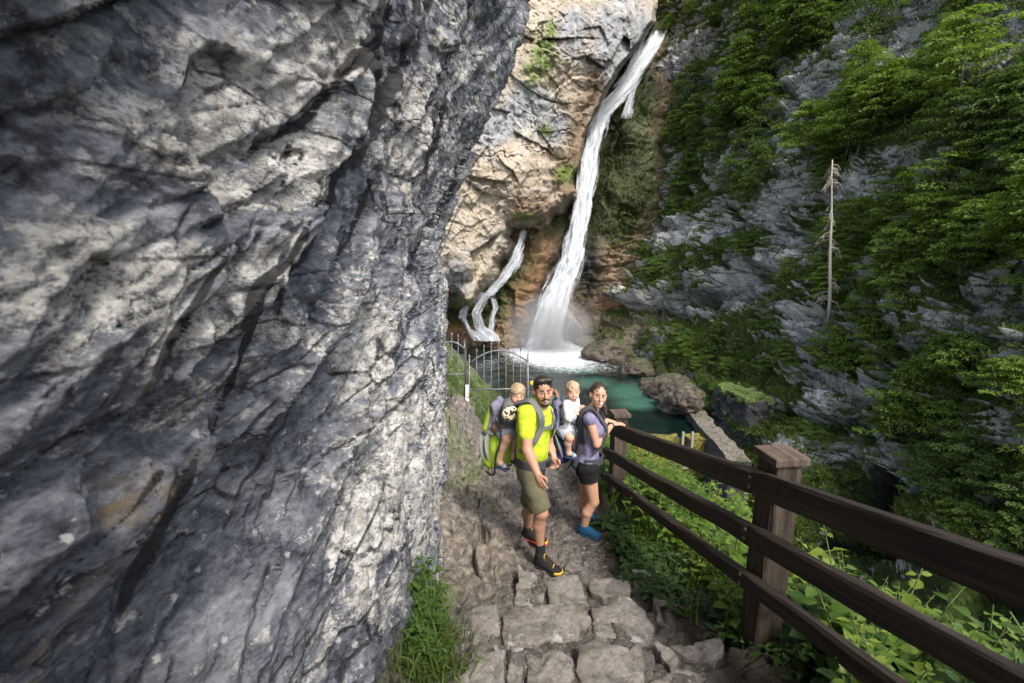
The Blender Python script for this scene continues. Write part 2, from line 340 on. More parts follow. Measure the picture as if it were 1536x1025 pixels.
# ================================================================== LEFT CLIFF (a leaning wall beside the path)
YK = np.array([-2.0, -0.3, 0.6, 1.2, 2.5, 4.0, 6.0, 8.0, 9.0])
ZK = np.array([-2.0, 0.5, 2.0, 3.0, 4.5, 7.0, 10.0])
XT = np.array([
    [-1.30, -1.20, -1.10, -1.00, -0.62, -0.80, -1.10, -1.45, -1.55],
    [-1.30, -1.20, -1.12, -1.04, -0.72, -0.80, -1.04, -1.30, -1.40],
    [-1.10, -1.10, -1.14, -1.13, -1.02, -0.98, -1.10, -1.30, -1.38],
    [-0.95, -0.95, -0.98, -1.00, -0.97, -1.00, -1.14, -1.34, -1.40],
    [-0.75, -0.78, -0.82, -0.84, -0.72, -0.72, -0.72, -0.62, -0.62],
    [-0.60, -0.62, -0.62, -0.55, -0.38, -0.30, -0.08,  0.30,  0.40],
    [-0.30, -0.30, -0.25, -0.18,  0.00,  0.20,  0.55,  1.05,  1.20]])
def interp2(y, z):
    def w(K, q):
        i = np.clip(np.searchsorted(K, q) - 1, 0, len(K) - 2); t = np.clip((q - K[i]) / (K[i + 1] - K[i]), 0, 1); return i, t
    iy, ty = w(YK, y); iz, tz = w(ZK, z)
    return (XT[iz, iy] * (1 - ty) + XT[iz, iy + 1] * ty) * (1 - tz) + (XT[iz + 1, iy] * (1 - ty) + XT[iz + 1, iy + 1] * ty) * tz
def smooth_base(y, z):
    return sum(w * interp2(y + dy, z + dz) for w, dy, dz in ((.28, 0, 0), (.18, .35, 0), (.18, -.35, 0), (.18, 0, .4), (.18, 0, -.4)))
def left_cliff():
    # columns: dense near the camera (they look largest there), then round the far end
    u = np.linspace(0, 1, 620); yA = 1 / np.linspace(1 / 1.15, 1 / 9.6, 560) - 0.45     # 0.7 .. 9.15
    y = np.concatenate([np.linspace(-2.0, 0.68, 110), yA[1:]])
    zc = np.concatenate([np.linspace(-1.6, 0.2, 110)[:-1], np.linspace(0.2, 6.0, 560)[:-1], np.linspace(6.0, 10.5, 150)])
    Yg, Zg = np.meshgrid(y, zc, indexing='ij'); sh = Yg.shape; Yf, Zf = Yg.ravel(), Zg.ravel()
    X0 = smooth_base(Yf, Zf)
    px, py = proj(np.stack([X0, Yf, Zf], -1))
    dip = math.radians(41); n = np.array([-math.sin(dip), math.cos(dip)]); s_ = np.array([math.cos(dip), math.sin(dip)])
    t = Yf * n[0] + Zf * n[1]; s = Yf * s_[0] + Zf * s_[1]
    pw = np.stack([X0 * 0.7, s, t], -1)
    warp = fbm(pw * np.array([0.5, 0.55, 0.9]), 4, 1)
    D = np.zeros_like(X0)
    D += 0.10 * fbm(pw * np.array([.6, .5, 1.0]), 5, 5)
    for (fr, amp, sd, wv) in ((1.05, .15, 31, .55), (2.9, .065, 35, .5), (7.5, .022, 39, .45)):
        ph = t * fr + warp * wv * 1.4 + 0.35 * fbm(pw * np.array([1, .6, 1.2]) * fr * 0.5, 3, sd)
        fr_ = ph - np.floor(ph); saw = np.where(fr_ < 0.82, fr_ / 0.82, (1 - fr_) / 0.18)   # upper beds jut over the ones below
        gate = sstep(-0.35, 0.5, fbm(pw * np.array([.8, .7, 1.0]) * (0.5 + fr * 0.15), 3, sd + 3))
        D += amp * (1 - saw) * gate * -1 + amp * 0.5
    q = pw * np.array([1, .62, 1.15]) + 0.10 * np.stack([warp, -warp, warp], -1)
    f1, e1 = facet(q * 1.7, 3, .8); f2, e2 = facet(q * 4.3, 8, .8); f3, e3 = facet(q * 10.0, 13, .8)
    D += 0.055 * f1 + 0.036 * f2 + 0.017 * f3
    D -= 0.020 * (1 - sstep(0, .06, e2)) * sstep(0, .5, warp)
    D += 0.020 * fbm(pw * np.array([5, 3.0, 6.0]), 5, 50) + 0.006 * ridged(pw * np.array([16, 10, 20.]), 3, 60)
    # the big joints of the photograph: a bed edge that juts out on its left/upper side, hollow on the other
    def blur(a, k):
        for ax in (0, 1):
            p = np.pad(a, [(k, k) if i == ax else (0, 0) for i in (0, 1)], 'edge'); c = np.cumsum(np.insert(p, 0, 0, ax), ax)
            a = (np.take(c, range(2 * k, c.shape[ax]), ax) - np.take(c, range(0, c.shape[ax] - 2 * k), ax)) / (2 * k); a = a[:sh[0], :sh[1]]
        return a
    Ds = blur(blur(D.reshape(sh), 22), 22).ravel(); px, py = proj(np.stack([X0 + Ds, Yf, Zf], -1))
    jx = px + 9 * fbm(pw * np.array([2, 2, 2.0]), 3, 70); jy = py + 9 * fbm(pw * np.array([2, 2, 2.0]), 3, 75)
    JOINT_SHADE = np.zeros_like(D); JS = []
    def joint(poly, up, down, wu, wd, core=7, deep=.05):
        nonlocal D, JOINT_SHADE
        d, side, tt = poly_sd(jx, jy, poly)
        fade = sstep(0, .08, tt) * (1 - sstep(.9, 1.0, tt))
        deep = deep * (.55 + .9 * np.clip(fbm(pw * 2.6, 3, 80 + len(poly)) + .5, 0, 1.3)); core = core * (.75 + .6 * np.clip(fbm(pw * 3.4, 3, 84) + .4, 0, 1.2))
        D += fade * np.where(side > 0, .4 * up * np.exp(-d / wu), -.6 * down * np.exp(-d / wd)) - fade * .30 * deep * np.exp(-(d / (core * 1.3)) ** 4)
    # (outline, jut above, hollow below, reach above, reach below, slot width, slot depth)
    for J in (
        ([(606, -140), (574, 10), (560, 80), (566, 170), (536, 235), (502, 262), (463, 345), (398, 440), (350, 545), (317, 628), (287, 705), (241, 787), (189, 879), (150, 990)], .15, .16, 110, 50, 12, .30),
        ([(650, -140), (622, 10), (590, 110), (575, 170)], -.02, .12, 30, 40, 18, .30),
        ([(560, 50), (537, 85), (480, 150), (448, 194), (388, 212), (372, 245)], .07, .08, 50, 30, 9, .20),
        ([(440, 215), (430, 240), (368, 296), (318, 330), (280, 345)], .05, .06, 40, 25, 6, .15),
        ([(458, 222), (450, 245), (420, 284), (405, 300)], .03, .05, 20, 18, 6, .15),
        ([(560, 270), (548, 305), (514, 374), (490, 420)], .03, .05, 24, 24, 6, .13),
        ([(372, 345), (345, 388), (279, 480), (255, 520), (235, 570)], .06, .06, 40, 30, 8, .17),
        ([(300, -30), (164, 2), (65, 40), (-40, 60), (-160, 50)], .12, .06, 60, 30, 8, .14),
        ([(165, 395), (140, 400), (105, 430), (95, 455)], .05, .10, 40, 26, 12, .10),
        ([(720, -60), (690, 60), (650, 200), (610, 320), (570, 420)], .03, .05, 30, 30, 5, .12),
        ([(770, 150), (705, 230), (665, 300), (625, 395), (600, 420)], .05, .07, 30, 30, 6, .14),
        ([(700, 20), (660, 110), (632, 190)], .04, .05, 22, 22, 5, .12),
        ([(650, 560), (560, 640), (470, 700), (420, 790), (380, 900)], .02, .04, 60, 60, 5, .06),
        ([(470, 560), (420, 640), (360, 730), (320, 830)], .03, .04, 40, 40, 5, .07),
        ([(250, 700), (190, 770), (110, 850), (20, 960)], .08, .08, 90, 70, 7, .10),
        ([(240, 560), (180, 620), (90, 660), (0, 740)], .05, .06, 60, 50, 6, .08)):
        joint(*J); JS.append((J[0], J[5], J[6]))
    X = X0 + D
    # the wall ends: beyond the limb it turns away to the left
    Yend = 8.25 + 0.25 * fbm(np.stack([Zf * .6, Zf * 0, Zf * 0], -1), 3, 90)
    over = np.maximum(Yf - Yend, 0); X -= 1.5 * over ** 1.3 + 2.5 * over
    pale = np.clip(blobs(px, py, [(430, 90, 330, 130), (300, 250, 300, 130), (600, 700, 150, 400), (560, 560, 130, 260), (650, 130, 130, 260), (140, 420, 280, 230), (200, 150, 300, 150)]), 0, 1)
    rock_shade = np.clip(blobs(px, py, [(370, 800, 230, 330), (150, 930, 360, 300), (230, 600, 160, 120), (600, 60, 60, 190), (330, 620, 100, 230), (470, 480, 60, 150)]) * 1.4, 0, 1)  # second mask: painted shade low on the wall and in the recesses
    V = np.stack([X, Yf, Zf], -1)
    # near-black paint along the joints, standing in for the shade inside them
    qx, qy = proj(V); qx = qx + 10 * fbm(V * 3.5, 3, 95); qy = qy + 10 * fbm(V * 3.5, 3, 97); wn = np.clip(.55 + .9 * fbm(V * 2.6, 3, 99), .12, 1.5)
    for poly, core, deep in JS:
        d, side, tt = poly_sd(qx, qy, poly); fade = sstep(0, .06, tt) * (1 - sstep(.9, 1.0, tt)); JOINT_SHADE = np.maximum(JOINT_SHADE, fade * np.exp(-(d / (core * 1.15 * wn)) ** 2) * np.clip(.45 + deep * 3, 0, 1.15))
    me = mesh_np('rock_cliff', V, grid_faces(*sh), True, {'pale': pale, 'rock_shade': rock_shade, 'joint_shade': np.clip(JOINT_SHADE, 0, 1)})
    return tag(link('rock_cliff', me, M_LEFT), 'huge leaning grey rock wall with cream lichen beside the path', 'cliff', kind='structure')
left_cliff()

# ================================================================== FAR ROCK: sheets with their own distances
def tps(ctrl):
    c = np.array(ctrl, float); x = c[:, :2] / 300.0; z = np.log(c[:, 2]); n = len(c)
    def phi(r): return np.where(r > 1e-9, r * r * np.log(np.maximum(r, 1e-9)), 0) * 0.35 + r
    A = np.zeros((n + 3, n + 3)); r = np.hypot(*(x[:, None] - x[None]).transpose(2, 0, 1)); A[:n, :n] = phi(r) + np.eye(n) * 0.02
    A[:n, n] = 1; A[:n, n + 1:] = x; A[n, :n] = 1; A[n + 1:, :n] = x.T
    w = np.linalg.solve(A, np.concatenate([z, np.zeros(3)]))
    def f(px, py):
        sh = np.shape(px); qx = np.ravel(px) / 300.0; qy = np.ravel(py) / 300.0
        o = w[n] + w[n + 1] * qx + w[n + 2] * qy
        for i in range(n): o = o + w[i] * phi(np.hypot(qx - x[i, 0], qy - x[i, 1]))
        return np.exp(o).reshape(sh)
    return f
def unit0(v): return v / (np.linalg.norm(v, axis=-1)[..., None] + 1e-9)
class Sheet:
    def __init__(s, depth, xr, yr, n, m):
        s.depth = depth; s.xr, s.yr, s.n, s.m = xr, yr, n, m
        gx, gy = np.meshgrid(np.linspace(*xr, n), np.linspace(*yr, m), indexing='ij')
        s.gx, s.gy = gx, gy; s.px, s.py = gx.ravel(), gy.ravel()
        s.V = P(s.px, s.py, depth(s.px, s.py)); s.calc()
    def calc(s):
        V = s.V.reshape(s.n, s.m, 3); a = np.gradient(V, axis=0); b = np.gradient(V, axis=1)
        nn = np.cross(b, a).reshape(-1, 3); nn /= np.linalg.norm(nn, axis=1)[:, None] + 1e-12
        cam = np.array([0, 0, CAMZ]) - s.V; nn *= np.sign((nn * cam).sum(1))[:, None] + 1e-9; s.Nn = nn
    def at(s, px, py):
        fx = (px - s.xr[0]) / (s.xr[1] - s.xr[0]) * (s.n - 1); fy = (py - s.yr[0]) / (s.yr[1] - s.yr[0]) * (s.m - 1)
        i = int(np.clip(round(fx), 0, s.n - 1)); j = int(np.clip(round(fy), 0, s.m - 1)); k = i * s.m + j
        return s.V[k], s.Nn[k]
    def build(s, name, mat, label, cat, attrs):
        me = mesh_np(name, s.V, grid_faces(s.n, s.m), True, attrs)
        return tag(link(name, me, mat), label, cat, kind='structure')
def beds(V, tilt, freq, amp, seed, jut=.8):
    t = V[:, 2] + tilt[0] * V[:, 0] + tilt[1] * V[:, 1]
    ph = t * freq + 0.8 * fbm(V * np.array([.10, .10, .16]), 4, seed) + .35 * fbm(V * .5, 3, seed + 4)
    fr = ph - np.floor(ph); k = _hash(np.floor(ph).astype(np.int64), np.zeros(len(V), np.int64), np.zeros(len(V), np.int64), seed) / 4294967296.0
    saw = np.where(fr < jut, fr / jut, (1 - fr) / (1 - jut))
    return amp * (0.4 + k) * (1 - saw) * sstep(-.4, .4, fbm(V * .18, 3, seed + 9)) * -1

# ---- back wall behind the falls
d_head = tps([(540, 560, 60), (600, 520, 57), (700, 505, 57.5), (760, 490, 56.5), (800, 500, 57), (850, 515, 60.5), (900, 520, 59), (985, 540, 56), (640, 300, 61), (740, 420, 58.5), (780, 350, 61), (800, 420, 57.5),
    (840, 400, 61), (860, 300, 65), (930, 300, 62), (940, 200, 66), (905, 200, 71), (925, 150, 73), (960, 100, 76), (970, 200, 66), (1000, 50, 79), (1000, -120, 92), (860, 100, 78), (750, 0, 82), (560, 0, 80), (1060, 100, 80), (1060, 300, 66), (1060, 520, 56)])
hw = Sheet(d_head, (540, 1060), (-200, 575), 400, 560)
def do_head():
    V = hw.V; px, py = hw.px, hw.py
    d = beds(V, (.18, .05), .42, .9, 3) + beds(V, (.18, .05), 1.1, .26, 6)
    f1, e1 = facet(V * .22, 3, .8); f2, _ = facet(V * .6, 5, .8); d += 1.0 * f1 + .38 * f2 + .5 * fbm(V * .3, 5, 9) + .12 * fbm(V * 1.6, 4, 12)
    dd, sd, tt = poly_sd(px, py, [(985, 30), (950, 110), (900, 190), (875, 290), (850, 390), (825, 470), (815, 520)])
    d *= 0.35 + 0.65 * sstep(8, 40, dd); d -= 1.6 * np.exp(-(dd / 26) ** 2)
    dd2, _, _ = poly_sd(px, py, [(800, 335), (775, 385), (745, 430), (720, 470), (720, 510)]); d -= 0.8 * np.exp(-(dd2 / 16) ** 2)
    hw.V = V + hw.Nn * d[:, None]; hw.calc()
    wet = np.clip(np.exp(-(dd / 24) ** 2) * 1.2 + 1.3 * blobs(px, py, [(690, 520, 90, 30), (830, 505, 60, 30), (885, 410, 34, 150), (920, 230, 60, 110), (960, 130, 40, 70)]).clip(0) - .1, 0, 1)
    stain = np.clip(blobs(px, py, [(800, 440, 80, 110), (850, 250, 60, 150), (900, 480, 60, 60), (690, 490, 80, 60)]) * 1.6, 0, 1)
    moss = np.clip(np.maximum(blobs(px, py, [(940, 260, 70, 130), (950, 160, 50, 90), (925, 320, 60, 70)]) * 2.2, blobs(px, py, [(760, 385, 60, 70), (700, 470, 60, 30), (745, 445, 40, 60), (820, 330, 50, 40), (960, 130, 40, 60), (1010, 20, 60, 60)]) * 1.5), 0, 1)
    hw.build('back_cliff', M_HEAD, 'brown wet rock wall behind the waterfalls', 'cliff', {'wet': wet, 'stain': stain, 'moss': moss})
do_head()
# ---- pale leaning face left of the fall
PALE = [(540, -220), (990, -220), (984, -60), (977, 30), (957, 62), (925, 100), (905, 135), (888, 172), (872, 205), (866, 245), (848, 290), (815, 316), (790, 324), (757, 330), (742, 368), (735, 400), (702, 440), (668, 425), (640, 452), (540, 470)]
d_pale0 = tps([(560, -150, 60), (560, 200, 50), (560, 440, 49), (700, 420, 51), (700, 300, 51), (660, 380, 49.5), (740, 330, 53), (780, 250, 53), (840, 250, 57), (800, 100, 55), (720, 100, 54), (880, 80, 57), (870, 170, 59), (940, 20, 60), (980, 0, 65), (900, -100, 64), (750, -100, 61)])
def d_pale(px, py):
    d, _, _ = poly_sd(px, py, PALE, True); ins = in_poly(px, py, PALE); sd = np.where(ins, -d, d)
    hi = sstep(300, 240, py) * sstep(780, 840, px); sd = sd + (7 - 5 * hi) * fbm(np.stack([px / 22, py / 22, px * 0], -1), 4, 3, .6)
    return d_pale0(px, py) + np.where(True, 1, 1) * ((13 * sstep(0, 44, sd) + 20 * sstep(40, 90, sd)) * (1 - hi) + 34 * sstep(0, 16, sd) * hi) + .8 * sstep(-26, 2, sd) ** 2
pw_ = Sheet(d_pale, (540, 1010), (-200, 500), 430, 600)
def do_pale():
    V = pw_.V; px, py = pw_.px, pw_.py
    q = V @ np.array([[.8, 0, -.6], [0, 1, 0], [.6, 0, .8]])
    f1, e1 = facet(q * np.array([.14, .14, .2]), 3, .9); f2, e2 = facet(q * .36, 5, .9); f3, e3 = facet(q * .9, 8, .9); f4, e4 = facet(q * 2.0, 11, .9)
    d = 1.4 * f1 + .34 * f2 + .20 * f3 + .12 * f4 + beds(V, (-.45, .1), .30, .8, 23, .9) + .10 * fbm(V * .5, 5, 9) + .09 * fbm(V * 1.8, 4, 12)
    d -= .10 * (1 - sstep(0, .04, e1))
    jx = px + 6 * fbm(V * .35, 3, 70); jy = py + 6 * fbm(V * .35, 3, 75)
    for poly, up, dn, w in (([(705, 205), (735, 225), (770, 255), (785, 300)], .4, .9, 14), ([(765, 195), (800, 215), (835, 232), (872, 235)], .3, 1.2, 14), ([(690, 260), (725, 288), (762, 298), (800, 296)], .3, 1.3, 14),
        ([(800, 20), (815, 70), (850, 110), (880, 140)], .2, .6, 14), ([(745, 90), (790, 130), (830, 150), (868, 160)], .3, .8, 16), ([(660, 330), (700, 345), (735, 330)], .25, .8, 12), ([(690, 300), (715, 325), (730, 350)], .2, .8, 10)):
        dd, sd, tt = poly_sd(jx, jy, poly); fd = sstep(0, .12, tt) * (1 - sstep(.88, 1, tt))
        d += fd * (.30 + .35 * np.clip(fbm(V * .5, 3, 88), -.6, 1)) * np.where(sd < 0, up, -dn) * np.exp(-dd / w)
    ed, _, _ = poly_sd(px, py, PALE, True); ed = np.where(in_poly(px, py, PALE), ed, -ed); dirn = unit0(np.array([0, 0, CAMZ]) - V)
    pw_.V = V + dirn * (np.clip(d, -3, 2.5) * (.15 + .85 * sstep(-4, 14, ed)))[:, None]; pw_.calc()
    grey = np.clip(blobs(px, py, [(930, 60, 70, 90), (860, 50, 35, 50), (790, 160, 55, 45), (830, 190, 50, 40), (740, 190, 50, 40), (680, 420, 40, 40)]) * 2.0 + .35 * fbm(V * .3, 4, 44), 0, 1)
    stain = np.clip(blobs(px, py, [(868, 215, 26, 90), (850, 270, 30, 60), (800, 310, 60, 25), (650, 450, 40, 35), (890, 140, 22, 60)]) * 1.8, 0, 1)
    moss = np.clip(blobs(px, py, [(815, 85, 25, 50), (800, 110, 26, 26), (825, 55, 14, 40), (818, 195, 16, 16), (850, 262, 30, 22), (700, 470, 40, 30), (790, 325, 30, 10)]) * 1.5, 0, 1)
    pw_.build('cream_cliff', M_PALE, 'pale cream and grey rock face left of the big waterfall', 'cliff', {'grey': grey, 'stain': stain, 'moss': moss})
do_pale()
# ---- right side of the gorge
d_right = tps([(850, -150, 100), (850, 200, 78), (850, 500, 64), (960, -150, 98), (1000, 40, 80), (985, 150, 74), (965, 300, 66), (935, 420, 60), (900, 500, 58), (885, 530, 57), (950, 562, 45.5), (990, 602, 37.5), (1040, 648, 31),
    (1100, -150, 76), (1100, 0, 64), (1100, 200, 54), (1100, 400, 46), (1060, 500, 43), (1040, 560, 38.5), (1100, 620, 30.5), (1120, 700, 26),
    (1250, -150, 60), (1250, 0, 49), (1250, 200, 40), (1250, 380, 33), (1250, 500, 29), (1250, 600, 26), (1250, 700, 24),
    (1400, -150, 47), (1400, 0, 38), (1400, 200, 30), (1400, 380, 25), (1400, 500, 22), (1400, 600, 20.5), (1400, 700, 19.5), (1400, 850, 16.5),
    (1536, 0, 30), (1536, 200, 23.5), (1536, 380, 19.5), (1536, 500, 18), (1536, 600, 17), (1536, 700, 16), (1536, 900, 13.5), (1250, 850, 20), (1120, 800, 21),
    (1850, -150, 25), (1850, 200, 15.5), (1850, 400, 13), (1850, 850, 11), (1400, 1080, 12), (1150, 1000, 15)])
rs = Sheet(d_right, (850, 1760), (-130, 1080), 640, 720)
ROCKY = [(1150, 250, 55, 70), (1115, 205, 40, 40), (1210, 140, 50, 50), (1250, 60, 60, 40), (1345, 60, 60, 55), (1480, 60, 70, 70), (1510, 95, 40, 60), (1360, 235, 50, 25), (1270, 280, 90, 28), (1160, 300, 50, 70), (1180, 370, 60, 60), (1090, 350, 50, 30), (1080, 420, 110, 34), (1100, 455, 90, 26),
         (1190, 480, 60, 40), (1440, 470, 120, 34), (1500, 455, 50, 30), (1240, 585, 90, 40), (1210, 560, 50, 30), (1500, 640, 70, 60), (1530, 560, 50, 30), (1350, 700, 30, 45), (1290, 670, 60, 30), (1200, 690, 60, 40), (1170, 690, 30, 60), (920, 340, 50, 60), (945, 300, 40, 40), (1010, 90, 40, 60), (1040, 60, 40, 40), (1000, 350, 60, 30), (930, 430, 60, 30), (1090, 260, 40, 50), (1020, 340, 40, 20), (1330, 450, 40, 26), (1480, 210, 40, 30), (1130, 390, 60, 30)]
def do_right():
    V = rs.V; px, py = rs.px, rs.py
    rocky = np.clip(blobs(px, py, ROCKY) * 1.45 - .06 + .60 * fbm(V * .35, 4, 33), 0, 1)
    sc = 1.0
    d = beds(V, (.10, -.06), .30, 1.5, 3) + beds(V, (.10, -.06), .62, 1.25, 6, .90) * .8 + beds(V, (.10, -.06), 1.7, .42, 16, .88) * (.4 + .6 * rocky)
    f1, e1 = facet(V * np.array([.26, .26, .36]), 3, .8); f2, e2 = facet(V * np.array([.7, .7, 1.0]), 5, .9); f3, e3 = facet(V * 2.0, 8, .9)
    d += .9 * f1 + (.24 * f2 + .17 * f3 + .09 * facet(V * 4.5, 18, .9)[0]) * (.25 + .75 * rocky) + .5 * fbm(V * .25, 5, 9) + .10 * fbm(V * 1.6, 4, 12)
    d -= (.16 * (1 - sstep(0, .07, e2)) + .10 * (1 - sstep(0, .08, e3))) * rocky
    jx = px + 7 * fbm(V * .5, 3, 70); jy = py + 6 * fbm(V * .5, 3, 75)
    for poly, up, dn, w, core, deep in (
        ([(880, 452), (960, 452), (1030, 440), (1090, 420), (1140, 405), (1185, 392)], .9, 1.3, 26, 6, 1.3), ([(1000, 468), (1060, 452), (1120, 440), (1150, 428)], .3, .5, 14, 3, .5),
        ([(1140, 590), (1200, 600), (1250, 622), (1305, 632)], .8, 1.0, 26, 8, .9), ([(1325, 508), (1400, 506), (1470, 500), (1560, 492), (1700, 470)], .8, .7, 28, 7, .8),
        ([(1440, 655), (1490, 672), (1560, 690), (1650, 700)], .8, .9, 30, 8, .9), ([(1150, 505), (1200, 500), (1250, 492)], .4, .6, 20, 5, .5),
        ([(1180, 130), (1215, 165), (1200, 215), (1150, 260), (1120, 300)], .5, .8, 24, 5, .6), ([(1160, 330), (1190, 350), (1215, 330)], .4, .6, 20, 6, .6), ([(1185, 392), (1170, 430), (1160, 500)], .3, .7, 24, 7, .8), ([(1080, 300), (1110, 330), (1150, 345)], .4, .6, 20, 5, .5)):
        dd, sd, tt = poly_sd(jx, jy, poly); fd = sstep(0, .08, tt) * (1 - sstep(.92, 1, tt)); k = fd * (V[:, 1] / 30) ** .6
        d += k * (np.where(sd < 0, up, -dn) * np.exp(-dd / w) - deep * np.exp(-(dd / core) ** 2))
    cave = [(1240, 770), (1255, 735), (1285, 706), (1318, 702), (1345, 725), (1352, 770), (1350, 830), (1240, 830)]
    cd, _, _ = poly_sd(jx, jy, cave, True); ci = in_poly(jx, jy, cave); d -= np.where(ci, 3.0 * sstep(0, 26, cd), 0); d += np.where(ci, 0, .45 * np.exp(-cd / 18))
    rs.V = V + rs.Nn * d[:, None]; rs.calc(); rs.rocky = rocky
    wet = np.clip(np.where(ci, 1, 0) + blobs(px, py, [(1110, 660, 60, 60), (905, 500, 60, 60), (1060, 435, 110, 14), (1200, 720, 60, 50)]).clip(0), 0, 1)  # mask also turns the whole cave and the long overhang near-black
    stain = np.clip(blobs(px, py, [(905, 500, 70, 70), (900, 400, 30, 110), (960, 575, 90, 50), (960, 480, 60, 40), (1010, 560, 60, 40)]) * 1.8, 0, 1)
    moss = np.clip(.78 - .85 * rocky + .5 * np.clip(blobs(px, py, [(940, 230, 60, 130), (1000, 400, 90, 50), (1040, 520, 90, 50), (1100, 560, 70, 40), (1010, 20, 70, 70)]), 0, 1) - .7 * np.clip(stain, 0, 1) * .6, 0, 1)
    rs.build('gorge_side', M_MOSSY, 'steep mossy grey cliff with ledges on the right side of the gorge', 'cliff', {'wet': wet, 'stain': stain, 'moss': moss})
do_right()

# ================================================================== PATH, BANK, SLOPE UNDER THE FENCE
def path_z(Y):
    Y = np.asarray(Y, float); z = np.interp(Y, [-1, 0.2, 1.35, 1.37, 1.88, 1.90, 2.40, 2.42, 2.94, 2.96, 3.42, 3.44, 4.2, 5.4, 7.0, 9.0, 11.0, 14, 30], [1.3, 1.3, .97, .76, .74, .57, .54, .36, .34, .17, .15, .03, 0, -.13, -.45, -.95, -1.3, -1.6, -1.6])
    return z
def fence_x(Y): return 1.60 - 0.105 * (np.asarray(Y, float) - 0.7)
def ground_z(X, Y):
    """smooth lie of the land round the path (no small relief)"""
    z = path_z(Y); X = np.asarray(X, float); Y = np.asarray(Y, float)
    fx = fence_x(np.minimum(Y, 9)); edge = fx + .12
    r = np.maximum(X - edge, 0); z = z - np.where(r < 1.2, .16 * r, .192 + 1.3 * (r - 1.2)) - .06 * r ** 1.5
    left = np.exp(-((X + 1.05) / .42) ** 2); z = z + left * np.interp(Y, [2.4, 3.2, 4.2, 5.5, 7.0, 8.5, 10, 12], [0, .12, .22, .32, .78, .95, .5, .0])
    far = sstep(9.5, 11.5, Y); zb = -.15 - 1.05 * (X + 2.2) - .12 * (Y - 11); zb = np.minimum(zb, .5) - 5 * np.maximum(Y - 17.5, 0) * .5
    return z * (1 - far) + far * zb
def ground():
    x = np.concatenate([np.linspace(-4.5, -1.35, 40)[:-1], np.linspace(-1.35, 1.8, 330), np.linspace(1.8, 9, 120)[1:]])
    y = np.concatenate([np.linspace(-1.2, 1.6, 60)[:-1], 1 / np.linspace(1 / 2.0, 1 / 12.5, 520) - .4, np.linspace(12.2, 24, 90)[1:]])
    X, Y = np.meshgrid(x, y, indexing='ij'); sh = X.shape; X, Y = X.ravel(), Y.ravel(); Z = ground_z(X, Y)
    p = np.stack([X, Y, Z], -1)
    fx = fence_x(np.minimum(Y, 9)); gap = sstep(3.55, 3.35, Y) * sstep(-1.0, -.55, X) * .2; soil = sstep(-.42, -.12, X - fx + .14 * fbm(p * 2, 3, 8)) * (1 - .0 * X)
    rocky = np.clip(sstep(.30, -.10, X + .22 * fbm(p * 1.1, 3, 4) - np.interp(Y, [2, 3.3, 4.2, 5.5, 7, 9], [-.8, -.35, -.15, -.35, -.5, -.7])) * sstep(2.3, 3.2, Y), 0, 1)
    f1, e1 = facet(p * 1.8, 3, .9); f2, e2 = facet(p * 4.5, 6, .9); f3, e3 = facet(p * 11, 9, .9)
    amp = .28 + .72 * rocky
    d = amp * (.13 * f1 + .065 * f2) + .020 * f3 + .016 * fbm(p * 5, 4, 12) + .006 * fbm(p * 22, 3, 15) - .05 * amp * (1 - sstep(0, .06, e1)) - .022 * (1 - sstep(0, .07, e2))
    d = d + rocky * (.06 + .07 * fbm(p * .9, 4, 21)); d *= np.where(X > fx + .3, 1.6, 1)
    Z2 = Z + d - .016 - .02 * gap
    moss = np.clip(sstep(9.3, 10.5, Y) + sstep(.1, .5, X - fx) * .9 + .5 * sstep(.35, .6, fbm(p * 1.2, 3, 31)) * rocky, 0, 1)
    me = mesh_np('path', np.stack([X, Y, Z2], -1), grid_faces(*sh), True, {'rocky': rocky, 'soil': np.maximum(soil, gap) * (1 - moss * .5) * (1 - sstep(9.3, 10.5, Y)), 'moss': moss, 'gravel': np.clip(1 - rocky, 0, 1)})
    tag(link('path', me, M_PATH), 'trodden rocky path with worn bedrock between cliff and fence', 'path', kind='structure')
ground()
